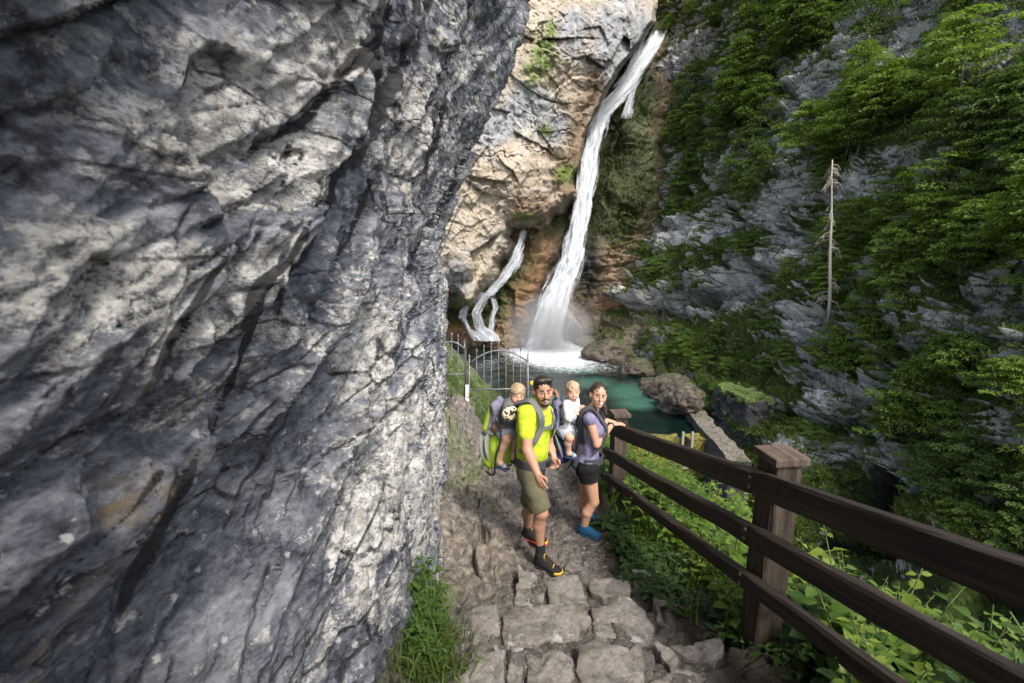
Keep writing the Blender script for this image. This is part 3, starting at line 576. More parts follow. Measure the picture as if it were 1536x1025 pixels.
# ---- laid step stones, traced with their own height and thickness
def poly_stone(pix, z, thick, label, seed, cat='step stone'):
    pts = np.array([G(x, y, z)[:2] for x, y in pix]); c = pts.mean(0)
    # resample outline, then rings towards the middle
    M_ = 56; seg = np.linalg.norm(np.roll(pts, -1, 0) - pts, axis=1); cum = np.concatenate([[0], np.cumsum(seg)]); cl = np.vstack([pts, pts[:1]])
    ou = np.stack([np.interp(np.linspace(0, cum[-1], M_, endpoint=False), cum, cl[:, k]) for k in (0, 1)], -1)
    ou = (ou + .35 * (np.roll(ou, 1, 0) + np.roll(ou, -1, 0))) / 1.7
    q3 = np.concatenate([ou * 6, np.full((M_, 1), seed * 3.1)], 1); ou = ou + .030 * np.stack([fbm(q3, 4, 3), fbm(q3, 4, 7)], -1)
    vs = []; rings = [(1.0, -thick), (1.015, -thick * .35), (1.004, -.014), (.988, -.004), (.955, 0)] + [(k, .004) for k in (.86, .76, .65, .53, .41, .29, .17, .06)]
    for k, h in rings:
        r = c + (ou - c) * k; vs.append(np.concatenate([r, np.full((M_, 1), z + h)], 1))
    V = np.concatenate(vs); f1, e = facet(V * 5.5 + seed, 3, .8)
    topw = np.repeat([0, .3, .7] + [1] * (len(rings) - 3), M_)
    tilt = RNG.uniform(-.03, .03, 2)
    V[:, 2] += topw * (.015 * f1 + .018 * fbm(V * 7 + seed, 4, 5) + (V[:, :2] - c) @ tilt)
    V[:, :2] += .008 * np.stack([fbm(V * 16, 3, 1), fbm(V * 16, 3, 2)], -1)
    fs = [(i * M_ + k, i * M_ + (k + 1) % M_, (i + 1) * M_ + (k + 1) % M_, (i + 1) * M_ + k) for i in range(len(rings) - 1) for k in range(M_)]
    base = np.array([c[0], c[1], z - thick])
    mb = MB(); mb.add(V, fs); mb.add([*V[-M_:]], [tuple(range(M_))])
    o = mb.build('step_stone', M_STONE, None, True, base=base); tag(o, label, cat, 'stones laid as steps down the path')
_B, _C, _A = .36, .56, .17
STONES = [
    ([(815, 869), (872, 864), (879, 901), (820, 906)], _A, 'square brown-grey stone just below the yellow-tipped boot'),
    ([(884, 866), (925, 863), (949, 877), (947, 892), (901, 898), (886, 888)], _A, 'wedge-shaped stone with pale specks in the top step, fence side of the square one'),
    ([(950, 856), (974, 856), (988, 886), (982, 898), (955, 882)], _A - .03, 'narrow dark slab at the fence end of the top step'),
    ([(773, 848), (803, 861), (797, 905), (774, 907)], _A - .02, 'rough upright stone on the cliff side of the top step'),
    ([(799, 880), (814, 879), (816, 904), (798, 905)], _A - .03, 'small stone wedged between the upright stone and the square one'),
    ([(701, 914), (747, 909), (751, 931), (747, 976), (708, 969)], _B, 'flat grey slab next to the nettles in the middle step'),
    ([(752, 921), (772, 908), (840, 903), (878, 906), (882, 926), (871, 957), (755, 965)], _B, 'long smooth slab across the middle step, largest stone of that step'),
    ([(885, 911), (912, 907), (938, 898), (966, 917), (980, 941), (969, 960), (890, 960)], _B - .01, 'cracked ridged slab right of the long slab in the middle step'),
    ([(981, 900), (1009, 907), (1029, 931), (1025, 944), (990, 936)], _B - .06, 'thin dusty slab by the dark soil at the fence end of the middle step'),
    ([(693, 986), (705, 974), (758, 975), (757, 1030), (735, 1060), (690, 1040)], _C, 'lichen-mottled block beside the nettles in the nearest step'),
    ([(762, 972), (781, 969), (790, 1040), (774, 1060), (762, 1030)], _C - .03, 'narrow dark stone on edge in the nearest step'),
    ([(787, 971), (838, 967), (858, 983), (850, 1020), (840, 1060), (795, 1060)], _C, 'brown block with a cracked corner in the nearest step'),
    ([(866, 969), (892, 962), (966, 964), (969, 986), (958, 1020), (940, 1050), (885, 1050), (870, 1005)], _C + .01, 'big stone blotched with white lichen in the nearest step'),
    ([(982, 970), (993, 966), (1022, 990), (1010, 1007)], _C - .02, 'small pointed pale stone right of the blotched white one'),
    ([(1003, 963), (1088, 957), (1086, 975), (1066, 991), (1027, 986)], _C - .02, 'wide flat stone at the foot of the near fence post'),
    ([(950, 1030), (1010, 1008), (1060, 1005), (1100, 1040), (1060, 1090), (960, 1090)], _C - .03, 'dusty flat slab at the bottom edge near the fence'),
]
for i, (pp, z, lb) in enumerate(STONES): poly_stone(pp, z, .17, lb, i)
# ================================================================== POOL, FALLS, MIST
ZP = -9.0
def mat_pool():
    m = N('teal_pool_water'); co = m.coord(scale=(1, 1, 1)); n = m.noise(m.coord(scale=(.16, .09, 1)), 1.0, 4, 0.55, 0.6)
    d = m.attr('shallow'); f = m.attr('foam')
    c = m.mix(m.ramp(m.math('ADD', m.math('MULTIPLY', n, 0.55), m.math('MULTIPLY', d, 0.6)), [(0.42, 0.0), (1.0, 1.0)]), (0.002, 0.0095, 0.0075), (0.040, 0.115, 0.082))
    fm = m.math('ADD', f, m.math('MULTIPLY', m.math('SUBTRACT', m.noise(co, 1.6, 8, 0.75, 0.8), 0.5), 0.9)); fm = m.ramp(fm, [(0.36, 0.0), (0.72, 1.0)])
    m.col(m.mix(fm, c, (0.75, 0.80, 0.82))); m.rough(m.math('ADD', 0.05, m.math('MULTIPLY', fm, 0.5))); m.spec(0.5)
    m.bump(m.math('ADD', m.noise(m.coord(scale=(1.2, .7, 1)), 1.3, 5, 0.6, 0.5), m.math('MULTIPLY', m.noise(co, 5, 3), 0.3)), 0.35, 0.16); return m.m
def pool():
    gx, gy = np.meshgrid(np.linspace(-16, 26, 160), np.linspace(float(G(1000, 655, -8.8)[1]) + .1, 66, 160), indexing='ij'); X, Y = gx.ravel(), gy.ravel(); X = np.where(Y < 34.5, np.minimum(X, 13.0), X)
    V = np.stack([X, Y, np.full_like(X, ZP)], -1); V[:, 2] += .05 * fbm(V * .8, 3, 2)
    px, py = proj(V)
    shallow = np.clip(blobs(px, py, [(945, 588, 60, 22), (960, 605, 60, 14), (890, 575, 50, 14), (820, 600, 60, 14), (860, 555, 60, 10)]) * 1.5, 0, 1)
    c = G(820, 524, ZP); c2 = G(725, 512, ZP)
    foam = 1.05 * np.exp(-(np.hypot((X - c[0]) / 5.5, (Y - c[1]) / 7.0)) ** 2) + .75 * np.exp(-(np.hypot((X - c2[0]) / 3.2, (Y - c2[1]) / 2.5)) ** 2) + .38 * np.exp(-(np.hypot((X - c[0] - 3) / 8, (Y - c[1] + 9) / 6)) ** 2)
    tag(link('water', mesh_np('water', V, grid_faces(160, 160), True, {'shallow': shallow, 'foam': np.clip(foam, 0, 1)}), mat_pool()), 'teal plunge pool at the foot of the waterfalls', 'pool', kind='structure')
    # streambed below the dam
    gx, gy = np.meshgrid(np.linspace(2, 40, 70), np.linspace(-4, 30.2, 70), indexing='ij'); X, Y = gx.ravel(), gy.ravel()
    V = np.stack([X, Y, np.full_like(X, -13.6)], -1); V[:, 2] += .5 * fbm(V * .5, 4, 2)
    m = N('stream_bed'); co = m.coord(); n = m.noise(co, 1.2, 7, .7, .5)
    m.col(m.ramp(n, [(.35, (.01, .02, .012)), (.55, (.05, .06, .05)), (.62, (.6, .65, .66))])); m.rough(.5)
    tag(link('stream', mesh_np('stream', V, grid_faces(70, 70), True), m.m), 'dark stream running off below the dam', 'stream', kind='structure')
pool()
def mat_fall():
    m = N('falling_white_water'); uv = m.n('ShaderNodeUVMap'); uv.uv_map = 'flow'
    mp = m.n('ShaderNodeMapping'); mp.inputs['Scale'].default_value = (4.0, 0.14, 1); m.l(uv.outputs[0], mp.inputs[0])
    mp2 = m.n('ShaderNodeMapping'); mp2.inputs['Scale'].default_value = (11.0, 0.6, 1); m.l(uv.outputs[0], mp2.inputs[0])
    a = m.noise(mp.outputs[0], 1.0, 6, 0.65, 0.5); b = m.noise(mp2.outputs[0], 1.0, 5, 0.7, 0.3)
    s = m.math('ADD', m.math('MULTIPLY', a, 0.6), m.math('MULTIPLY', b, 0.4))
    m.col(m.ramp(s, [(0.32, (0.38, 0.44, 0.49)), (0.46, (0.50, 0.54, 0.58)), (0.60, (0.64, 0.665, 0.69))])); m.rough(0.6); m.spec(0.3)
    ed = m.attr('body'); al = m.math('ADD', m.math('MULTIPLY', ed, 1.15), m.math('MULTIPLY', m.math('SUBTRACT', s, 0.5), 4.6)); al = m.ramp(al, [(0.10, 0.0), (1.05, 0.97)])
    m.l(al, m.b.inputs['Alpha']); m.bump(s, 0.3, 0.25); return m.m
M_FALL = mat_fall()
def fall(pts, seed, bulge=0.55, veil=0.0):
    """pts: (left px, right px, py, distance) from lip to foot; returns verts, faces, uv, body"""
    pts = np.array(pts, float); ny, nx = 130, 30; t = np.linspace(0, 1, ny); k = np.linspace(0, 1, len(pts))
    def it(j): return np.interp(t, k, pts[:, j])
    L, R, Yp, Dd = it(0), it(1), it(2), it(3)
    u = np.linspace(0, 1, nx); V = []; B = []; UV = []
    w0 = np.hypot(np.gradient(Yp), np.gradient((L + R) / 2)); run = np.cumsum(w0) / 12.0
    for i in range(ny):
        c = (L[i] + R[i]) / 2; hw_ = (R[i] - L[i]) / 2; px = c + (u * 2 - 1) * hw_ * 1.18
        cr = np.sqrt(np.clip(1 - (u * 2 - 1) ** 2, 0, 1)); wid = hw_ * 2 * Dd[i] / FPX
        rock = np.array([hw.at(a, Yp[i])[0][1] for a in px]); d = np.minimum(Dd[i], rock.min() * .5 + rock * .5 - .35) - cr * wid * .28 * bulge - RNG.normal(0, .04, nx)
        v = P(px, np.full(nx, Yp[i]), d); V.append(v); B.append((1 - veil) * np.clip(1.15 * cr ** 1.3 - .10, 0, 1) * (.25 + .75 * sstep(0, .05, t[i])) * (1 if pts[-1][2] > 400 else .25 + .75 * sstep(1, .86, t[i]))); UV.append(np.stack([(u - .5) * wid * .45, np.full(nx, run[i])], -1))
    V = np.concatenate(V); n = fbm(np.stack([np.concatenate([u] * ny) * 6, np.repeat(run * .55, nx), np.full(ny * nx, seed)], -1), 4, seed)
    V[:, 1] -= .22 * n; V[:, 0] += .10 * n
    return V, grid_faces(ny, nx), np.concatenate(UV), np.concatenate(B)
def falls(name, strands, label, bul=.55):
    vs, fs, uvs, bs, b = [], [], [], [], 0
    for i, st in enumerate(strands):
        V, F, UV, B = fall(st, 5 + i * 7, bul, .0 if bul > .3 else .22)
        W_ = [((l + r) / 2 - (r - l) * .64, (l + r) / 2 + (r - l) * .64, y, d - .35) for l, r, y, d in st]; V2, F2, UV2, B2 = fall(W_, 55 + i * 7, .9, .62); F = np.concatenate([F, F2 + len(V)]); V, UV, B = np.concatenate([V, V2]), np.concatenate([UV, UV2]), np.concatenate([B, B2]); vs.append(V); fs.append(F + b); uvs.append(UV); bs.append(B); b += len(V)
    V, F, UV, B = np.concatenate(vs), np.concatenate(fs), np.concatenate(uvs), np.concatenate(bs)
    me = mesh_np(name, V, F, True, {'body': B}); ul = me.uv_layers.new(name='flow'); ul.data.foreach_set('uv', UV[F.ravel()].astype(np.float32).ravel())
    tag(link(name, me, M_FALL), label, 'waterfall', kind='structure')
falls('waterfall', [
    [(982.8, 997.2, 46, 77.5), (971.05, 989.95, 68, 75.5), (951.1, 970.9, 98, 73.5), (929.4, 954.6, 128, 72), (905.5, 932.5, 152, 70.6), (889.4, 914.6, 172, 69), (883.25, 905.75, 195, 67), (876.15, 896.85, 222, 66), (867.8, 890.2, 278, 63.8), (858, 882, 334, 62), (841.8, 872.2, 390, 60.7), (815.7, 853.3, 445, 59.6), (796.6, 841.4, 500, 58.6), (786, 842, 526, 58)],
    [(960.4, 967.6, 62, 76.2), (955.4, 962.6, 80, 75), (946.6, 957.4, 100, 73.4)],
    [(958.4, 965.6, 60, 76), (949.6, 960.4, 85, 74.2), (938.7, 951.3, 108, 72.8), (920.8, 935.2, 132, 71.6)],
    [(952.3, 957.7, 126, 71.8), (946.4, 953.6, 138, 71), (939.55, 949.45, 155, 70.2), (931.75, 945.25, 178, 69.6)],
    [(876.9, 893.1, 228, 65.6), (869.1, 885.9, 282, 63.4), (860.3, 878.7, 338, 61.6), (848.4, 867.6, 392, 60.2), (827.8, 850.2, 446, 59), (812.4, 839.6, 500, 58), (801.6, 838.4, 526, 57.5)]],
    'tall white main waterfall dropping down the gully into the teal pool')
falls('waterfall', [
    [(784.9, 792.1, 343, 58.5), (777.2, 786.8, 365, 57.5), (765.9, 781.1, 392, 57), (749.9, 765.1, 417, 56.6), (734, 750, 432, 56.4), (724, 740, 444, 56)],
    [(724, 740, 440, 56), (715.7, 729.3, 455, 55.8), (709.4, 720.6, 470, 55.6), (713.6, 726.4, 490, 55.8), (722, 752, 512, 56)],
    [(725.2, 734.8, 438, 56), (705.2, 714.8, 452, 55.6), (689.1, 697.9, 466, 55.2), (687, 695, 478, 55)],
    [(697.9, 705.1, 458, 55.4), (693.8, 700.2, 478, 55.2), (699.9, 707.1, 494, 55.2), (712, 728, 511, 55.4)],
    [(737, 745, 446, 56.2), (740.9, 748.1, 462, 56.2), (734.9, 742.1, 478, 56.1), (731.1, 739.9, 496, 56), (730, 750, 512, 56)],
    [(714.9, 722.1, 470, 55.4), (719, 727, 488, 55.6), (716, 732, 510, 55.6)]],
    'small side waterfall that splits into strands left of the main one', .12)
# spray drifting at the foot of the main fall
def mist():
    m = bpy.data.materials.new('spray'); m.use_nodes = True; t = m.node_tree; t.nodes.remove(t.nodes['Principled BSDF'])
    v = t.nodes.new('ShaderNodeVolumePrincipled'); v.inputs['Color'].default_value = (.95, .97, 1, 1)
    tc = t.nodes.new('ShaderNodeTexCoord'); gr = t.nodes.new('ShaderNodeTexGradient'); gr.gradient_type = 'SPHERICAL'; nz = t.nodes.new('ShaderNodeTexNoise'); nz.inputs['Scale'].default_value = 2.2; nz.inputs['Detail'].default_value = 3
    t.links.new(tc.outputs['Object'], gr.inputs[0]); t.links.new(tc.outputs['Object'], nz.inputs[0])
    a = t.nodes.new('ShaderNodeMath'); a.operation = 'MULTIPLY'; t.links.new(gr.outputs[1], a.inputs[0]); t.links.new(nz.outputs[0], a.inputs[1])
    b = t.nodes.new('ShaderNodeMath'); b.operation = 'MULTIPLY'; t.links.new(a.outputs[0], b.inputs[0]); b.inputs[1].default_value = .7
    t.links.new(b.outputs[0], v.inputs['Density']); t.links.new(v.outputs[0], t.nodes['Material Output'].inputs['Volume'])
    mb = MB(); mb.ball((0, 0, 0), 1.0, 10)
    o = mb.build('spray_mist', m, None, True); c = G(822, 520, ZP); o.location = (c[0], c[1] - 3.0, ZP + 2.4); o.scale = (6.0, 4.5, 5.5)
    tag(o, 'white spray drifting at the foot of the big waterfall', 'spray', kind='stuff')
mist()
# ================================================================== DAM, WALLS, BOULDERS
def mat_masonry():
    m = N('damp_masonry'); co = m.coord(); n = m.noise(co, 1.6, 6, .65); f = m.noise(co, 9, 6, .7)
    v = m.voro(m.coord(scale=(1, 1, 1.7)), 2.4, 'DISTANCE_TO_EDGE'); j = m.ramp(v, [(0.0, 1.0), (0.05, 0.0)])
    c = m.ramp(f, [(.33, (.010, .010, .012)), (.5, (.032, .033, .038)), (.66, (.11, .11, .118))]); c = m.mix(m.math('MULTIPLY', j, .7), c, (.012, .011, .010))
    up = m.ramp(m.normz(), [(.5, 0.0), (.8, 1.0)]); c = m.mix(m.math('MULTIPLY', up, .85), c, m.ramp(f, [(.35, (.10, .085, .065)), (.6, (.26, .225, .18))]))
    c = m.mix(m.ramp(n, [(.52, 0.0), (.62, .7)]), c, (.035, .055, .012)); m.col(c); m.rough(.85)
    m.bump(m.math('SUBTRACT', f, m.math('MULTIPLY', j, .6)), .9, .12); return m.m
M_MAS = mat_masonry()
def rough_block(mb, c, size, rz, seed, div=0.28, amp=.07):
    """masonry block with an uneven surface"""
    import bmesh
    bm = bmesh.new(); bmesh.ops.create_cube(bm, size=1)
    for v in bm.verts: v.co = Vector((v.co.x * size[0], v.co.y * size[1], v.co.z * size[2]))
    for ax in range(3):
        n = max(1, int(size[ax] / div))
        for i in range(1, n):
            pl = Vector((0, 0, 0)); pl[ax] = -size[ax] / 2 + size[ax] * i / n; no = Vector((0, 0, 0)); no[ax] = 1
            bmesh.ops.bisect_plane(bm, geom=bm.verts[:] + bm.edges[:] + bm.faces[:], plane_co=pl, plane_no=no)
    bm.verts.index_update(); V = np.array([v.co[:] for v in bm.verts]); V = V + amp * np.stack([fbm(V * 1.8 + seed, 4, k) for k in (1, 2, 3)], -1)
    cs, sn = math.cos(rz), math.sin(rz); R = np.array([[cs, -sn, 0], [sn, cs, 0], [0, 0, 1]])
    mb.add(V @ R.T + np.asarray(c), [[v.index for v in f.verts] for f in bm.faces]); bm.free()
def wall_between(name, a, b, w, z0, z1, mat, seed, label, cat, amp=.08):
    a, b = np.array(a[:2]), np.array(b[:2]); L = np.linalg.norm(b - a); rz = math.atan2(b[1] - a[1], b[0] - a[0]); mb = MB()
    rough_block(mb, (0, 0, 0), (L, w, z1 - z0), rz, seed, .35, amp)
    base = np.array([(a[0] + b[0]) / 2, (a[1] + b[1]) / 2, (z0 + z1) / 2]); o = mb.build(name, mat, None, False); o.location = base; return tag(o, label, cat)
qa, qb = G(1040, 614, -8.4), G(1112, 692, -8.4)
wall_between('dam_wall', qa, qb, 1.2, -14.2, -8.4, M_MAS, 3, 'low stone side wall with a gravel top curving off the far end of the pool', 'stone wall')
va, vb = G(1064, 576, -6.4), G(1126, 604, -6.4)
def mossy_dam():
    m = N('yellow_moss'); co = m.coord(); f = m.noise(co, 4, 6, .7); m.col(m.ramp(f, [(.35, (.03, .03, .006)), (.5, (.13, .12, .018)), (.65, (.27, .24, .03))])); m.rough(.95); m.bump(f, 1.0, .15)
    a, b = G(880, 655, -8.8), G(1062, 655, -8.8); s1, s2 = G(1019, 655, -8.8), G(1031, 655, -8.8)
    e = empty('weir', (s1 + a) / 2 * np.array([1, 1, 0]) + np.array([0, 0, -13.5]), 'yellow-green mossy weir closing the near end of the pool', 'weir')
    for p, q, sd in ((a, s1, 1), (s2, b, 2)):
        mb = MB(); rough_block(mb, (p + q) / 2 * np.array([1, 1, 0]) + np.array([0, 0, -11.2]) - np.array(e.location), (abs(q[0] - p[0]), 1.1, 4.8), math.atan2(q[1] - p[1], q[0] - p[0]), sd, .3, .10); mb.build('weir_wall', m.m, e)
    g = empty('sluice_gate', (s1 + s2) / 2 + np.array([0, -.7, -1.6]), 'small pale concrete sluice frame in the mossy weir', 'sluice'); l0 = np.array(g.location)
    mc = N('pale_concrete'); n = mc.noise(mc.coord(), 6, 5, .7); mc.col(mc.mix(n, (.16, .15, .13), (.36, .35, .32))); mc.rough(.9)
    for s, k in ((s1, -.04), (s2, .04)):
        mb = MB(); mb.box(s + np.array([k, -.7, -.55]) - l0, (.13, .16, 2.3), None, .02); mb.build('frame_post', mc.m, g)
    mw = N('sluice_board'); n = mw.noise(mw.coord(scale=(1, 1, 6)), 3, 5, .6); mw.col(mw.mix(n, (.14, .12, .07), (.32, .28, .19))); mw.rough(.6)
    mb = MB(); mb.box((s1 + s2) / 2 + np.array([0, -.66, -1.35]) - l0, (abs(s2[0] - s1[0]) * .8, .06, 1.2)); mb.build('gate_board', mw.m, g)
mossy_dam()
def mat_boulder():
    m = N('brown_boulder'); co = m.coord(); f = m.noise(co, 2.2, 8, .7, .3); g = m.noise(co, .7, 5)
    c = m.ramp(f, [(.36, (.018, .015, .012)), (.48, (.062, .048, .036)), (.64, (.165, .130, .10))]); up = m.math('ADD', m.normz(), m.math('MULTIPLY', m.math('SUBTRACT', g, .5), 1.6))
    c = m.mix(m.ramp(up, [(.72, 0.0), (.95, .75)]), c, m.mix(f, (.02, .035, .006), (.07, .10, .02))); m.col(c); m.rough(.8); m.bump(f, 1.0, .3); return m.m
M_BOUL = mat_boulder()
def boulder(px, py, z, r, seed, label, mat=None, squash=.65, group='boulders on the shore of the pool', name='boulder'):
    import bmesh
    bm = bmesh.new(); bmesh.ops.create_icosphere(bm, subdivisions=5, radius=1.0); V = np.array([v.co[:] for v in bm.verts]); F = [[v.index for v in f.verts] for f in bm.faces]; bm.free()
    f1, e1 = facet(V * 1.3 + seed, 3, .9); f2, _ = facet(V * 3.4 + seed, 6, .9)
    V = V * (1 + .20 * f1 + .08 * f2 + .06 * fbm(V * 2 + seed, 4, 5))[:, None] * np.array([r[0], r[1], r[2]])
    o = link(name, mesh_np(name, V, np.array(F), True), mat or M_BOUL, None, G(px, py, z)); tag(o, label, 'boulder', group); return o
boulder(915, 533, -8.7, (3.3, 2.6, 1.7), 1, 'large brown boulder nearest the foot of the main waterfall')
boulder(958, 556, -8.9, (1.9, 2.0, 1.1), 2, 'brown boulder on the pool shore just right of the largest one')
boulder(985, 582, -9.0, (1.7, 2.0, .85), 3, 'low brown rock at the bend of the pool shore')
boulder(1008, 588, -8.5, (1.9, 1.6, 1.5), 4, 'pale-topped rock under the grassy bank by the pool')
boulder(1016, 608, -8.8, (1.5, 1.7, 1.0), 5, 'flat rock where the stone side wall begins')
boulder(880, 516, -8.9, (1.6, 1.6, 1.0), 6, 'small dark wet rock touching the foam right of the main waterfall')
boulder(1028, 596, -7.4, (1.2, 1.2, 1.0), 7, 'grey rock showing through the grass above the side wall')
# retaining block with a grass top
def grass_block():
    c = (va + vb) / 2; base = np.array([c[0] + 1.15, c[1] + .35, -10.6]); e = empty('retaining_wall', base, 'dark square-cornered masonry block with a grassy top on the far bank', 'retaining wall')
    mb = MB(); rz = math.atan2(vb[1] - va[1], vb[0] - va[0]); L = np.linalg.norm((vb - va)[:2]) * .80; rough_block(mb, (0, 0, .2), (L, 1.9, 7.6), rz, 4, .3, .30); mb.build('masonry', M_MAS, e)
    mg = N('short_turf'); f = mg.noise(mg.coord(), 7, 5, .7); mg.col(mg.ramp(f, [(.35, (.02, .04, .006)), (.62, (.09, .14, .025))])); mg.rough(.95); mg.bump(f, 1, .1)
    mb = MB(); rough_block(mb, (0, 0, 4.06), (L * 1.04, 2.0, .30), rz, 9, .22, .26); mb.build('turf', mg.m, e)
grass_block()
# ================================================================== VEGETATION
M_BEECH = foliage_mat('beech_leaves', (0.040, 0.078, 0.009), (0.20, 0.30, 0.045), .45, .7)
M_DARKL = foliage_mat('dark_leaves', (0.026, 0.058, 0.009), (0.14, 0.22, 0.04), .40, .7)
M_HERB = foliage_mat('herb_leaves', (0.045, 0.10, 0.010), (0.18, 0.28, 0.042), .5, 5, .45)
M_NETTLE = foliage_mat('nettle_leaves', (0.016, 0.045, 0.007), (0.070, 0.13, 0.018), .4, 6, .5)
M_GRASS = foliage_mat('grass_blades', (0.030, 0.054, 0.008), (0.125, 0.18, 0.035), .35, 1.0, .7)
def mat_bark(name, c1, c2):
    m = N(name); n = m.noise(m.coord(scale=(6, 6, 1.2)), 3, 5, .65); m.col(m.mix(n, c1, c2)); m.rough(.9); m.bump(n, .8, .02); return m.m
M_BARK = mat_bark('bark', (.03, .026, .022), (.13, .115, .10)); M_DEAD = mat_bark('bleached_wood', (.22, .19, .15), (.56, .50, .42)); M_STEM = mat_bark('green_stem', (.04, .075, .015), (.12, .18, .05))
def leaf_cards(pos, d, nrm, L, W):
    """folded diamond leaves: pos base, d direction, nrm up; arrays"""
    d = d / (np.linalg.norm(d, axis=1)[:, None] + 1e-9); s = np.cross(d, nrm); s /= np.linalg.norm(s, axis=1)[:, None] + 1e-9; n2 = np.cross(s, d)
    L = np.broadcast_to(L, (len(pos),))[:, None]; W = np.broadcast_to(W, (len(pos),))[:, None]
    a = pos; b = pos + d * L * .45 + s * W * .5 + n2 * W * .12; c = pos + d * L - n2 * L * .10; e = pos + d * L * .45 - s * W * .5 + n2 * W * .12
    V = np.stack([a, b, c, e], 1).reshape(-1, 3); F = np.arange(len(V)).reshape(-1, 4); return V, F
def unit(v): return v / (np.linalg.norm(v, axis=-1)[..., None] + 1e-9)
def tree_proto(seed, H, spread, nspray, leaves, leafL, mat, lower=.25, droop=.25):
    """broadleaf tree: tapered trunk, limbs that end in flat tiers of leaves"""
    r = np.random.default_rng(seed); mb = MB(); bend = r.uniform(-.06, .06, 2) * H
    tr = [np.array([bend[0] * (k / 7) ** 1.5, bend[1] * (k / 7) ** 1.5, H * .93 * k / 7]) for k in range(8)]
    mb.tube(tr, [H * .016 * (1 - .85 * k / 7) for k in range(8)], 7); Vs, Fs = [], []; b = 0
    for i in range(nspray):
        h = lower + (1 - lower) * (i + r.random()) / nspray; hz = h * H; prof = math.sin(min(1, (1 - h) / (1 - lower) * 1.25 + .10) * math.pi * .52) ** .8
        az = i * 2.39996 + r.uniform(-.5, .5); R = spread * prof * r.uniform(.45, 1.12); tp = np.array([bend[0] * h ** 1.5, bend[1] * h ** 1.5, hz * .9])
        out = np.array([math.cos(az), math.sin(az), 0]); tip = tp + out * R + np.array([0, 0, H * r.uniform(.02, .10)])
        if i % 2 == 0: mb.tube([tp, tp + (tip - tp) * .5 + np.array([0, 0, H * .03]), tip], [H * .005, H * .0035, H * .001], 4, False)
        n = int(leaves * r.uniform(.6, 1.3)); rad = spread * r.uniform(.26, .44) * (.6 + .4 * prof)
        rr = np.sqrt(r.random(n)) * rad; aa = r.random(n) * 2 * math.pi; loc = np.stack([np.cos(aa) * rr, np.sin(aa) * rr * .8, np.zeros(n)], -1)
        loc[:, 2] = -droop * rr ** 2 / rad + r.normal(0, rad * .09, n); pos = tip + loc - out * rad * .35
        d = unit(np.stack([np.cos(aa), np.sin(aa), np.full(n, -.35)], -1) * .6 + out * .6 + r.normal(0, .35, (n, 3))); nr = unit(np.array([0, 0, 1.0]) + out * .35 + r.normal(0, .38, (n, 3)))
        V, F = leaf_cards(pos, d, nr, leafL * r.uniform(.7, 1.3, n), leafL * .62 * r.uniform(.7, 1.2, n)); Vs.append(V); Fs.append(F + b); b += len(V)
    crown = mesh_np('crown', np.concatenate(Vs), np.concatenate(Fs), False); crown.materials.append(mat)
    trunk = bpy.data.meshes.new('trunk'); trunk.from_pydata([v for v in mb.v], [], mb.f); trunk.materials.append(M_BARK); trunk.polygons.foreach_set('use_smooth', [True] * len(trunk.polygons))
    return crown, trunk
PROTO = {'beech': [tree_proto(s, 6, 2.3, 46, 95, .20, M_BEECH) for s in (1, 2, 3)], 'dark': [tree_proto(s, 6, 1.9, 50, 90, .19, M_DARKL, .12, .4) for s in (4, 5)],
         'bush': [tree_proto(s, 2.2, 1.35, 26, 85, .15, M_BEECH, .08) for s in (6, 7, 8)], 'dbush': [tree_proto(s, 2.2, 1.3, 24, 85, .15, M_DARKL, .08) for s in (9, 10)]}
def plant_tree(kind, base, H, label, cat, group, name, rng):
    ref = 6 if kind in ('beech', 'dark') else 2.2; cr, tk = PROTO[kind][rng.integers(len(PROTO[kind]))]; s = H / ref
    e = empty(name, base, label, cat, group, rng.uniform(0, 6.28)); e.scale = (s * rng.uniform(.9, 1.15), s * rng.uniform(.9, 1.15), s)
    e.rotation_euler = (rng.uniform(-.1, .1), rng.uniform(-.16, .0), rng.uniform(0, 6.28))
    link('crown', cr, None, e); link('trunk', tk, None, e)
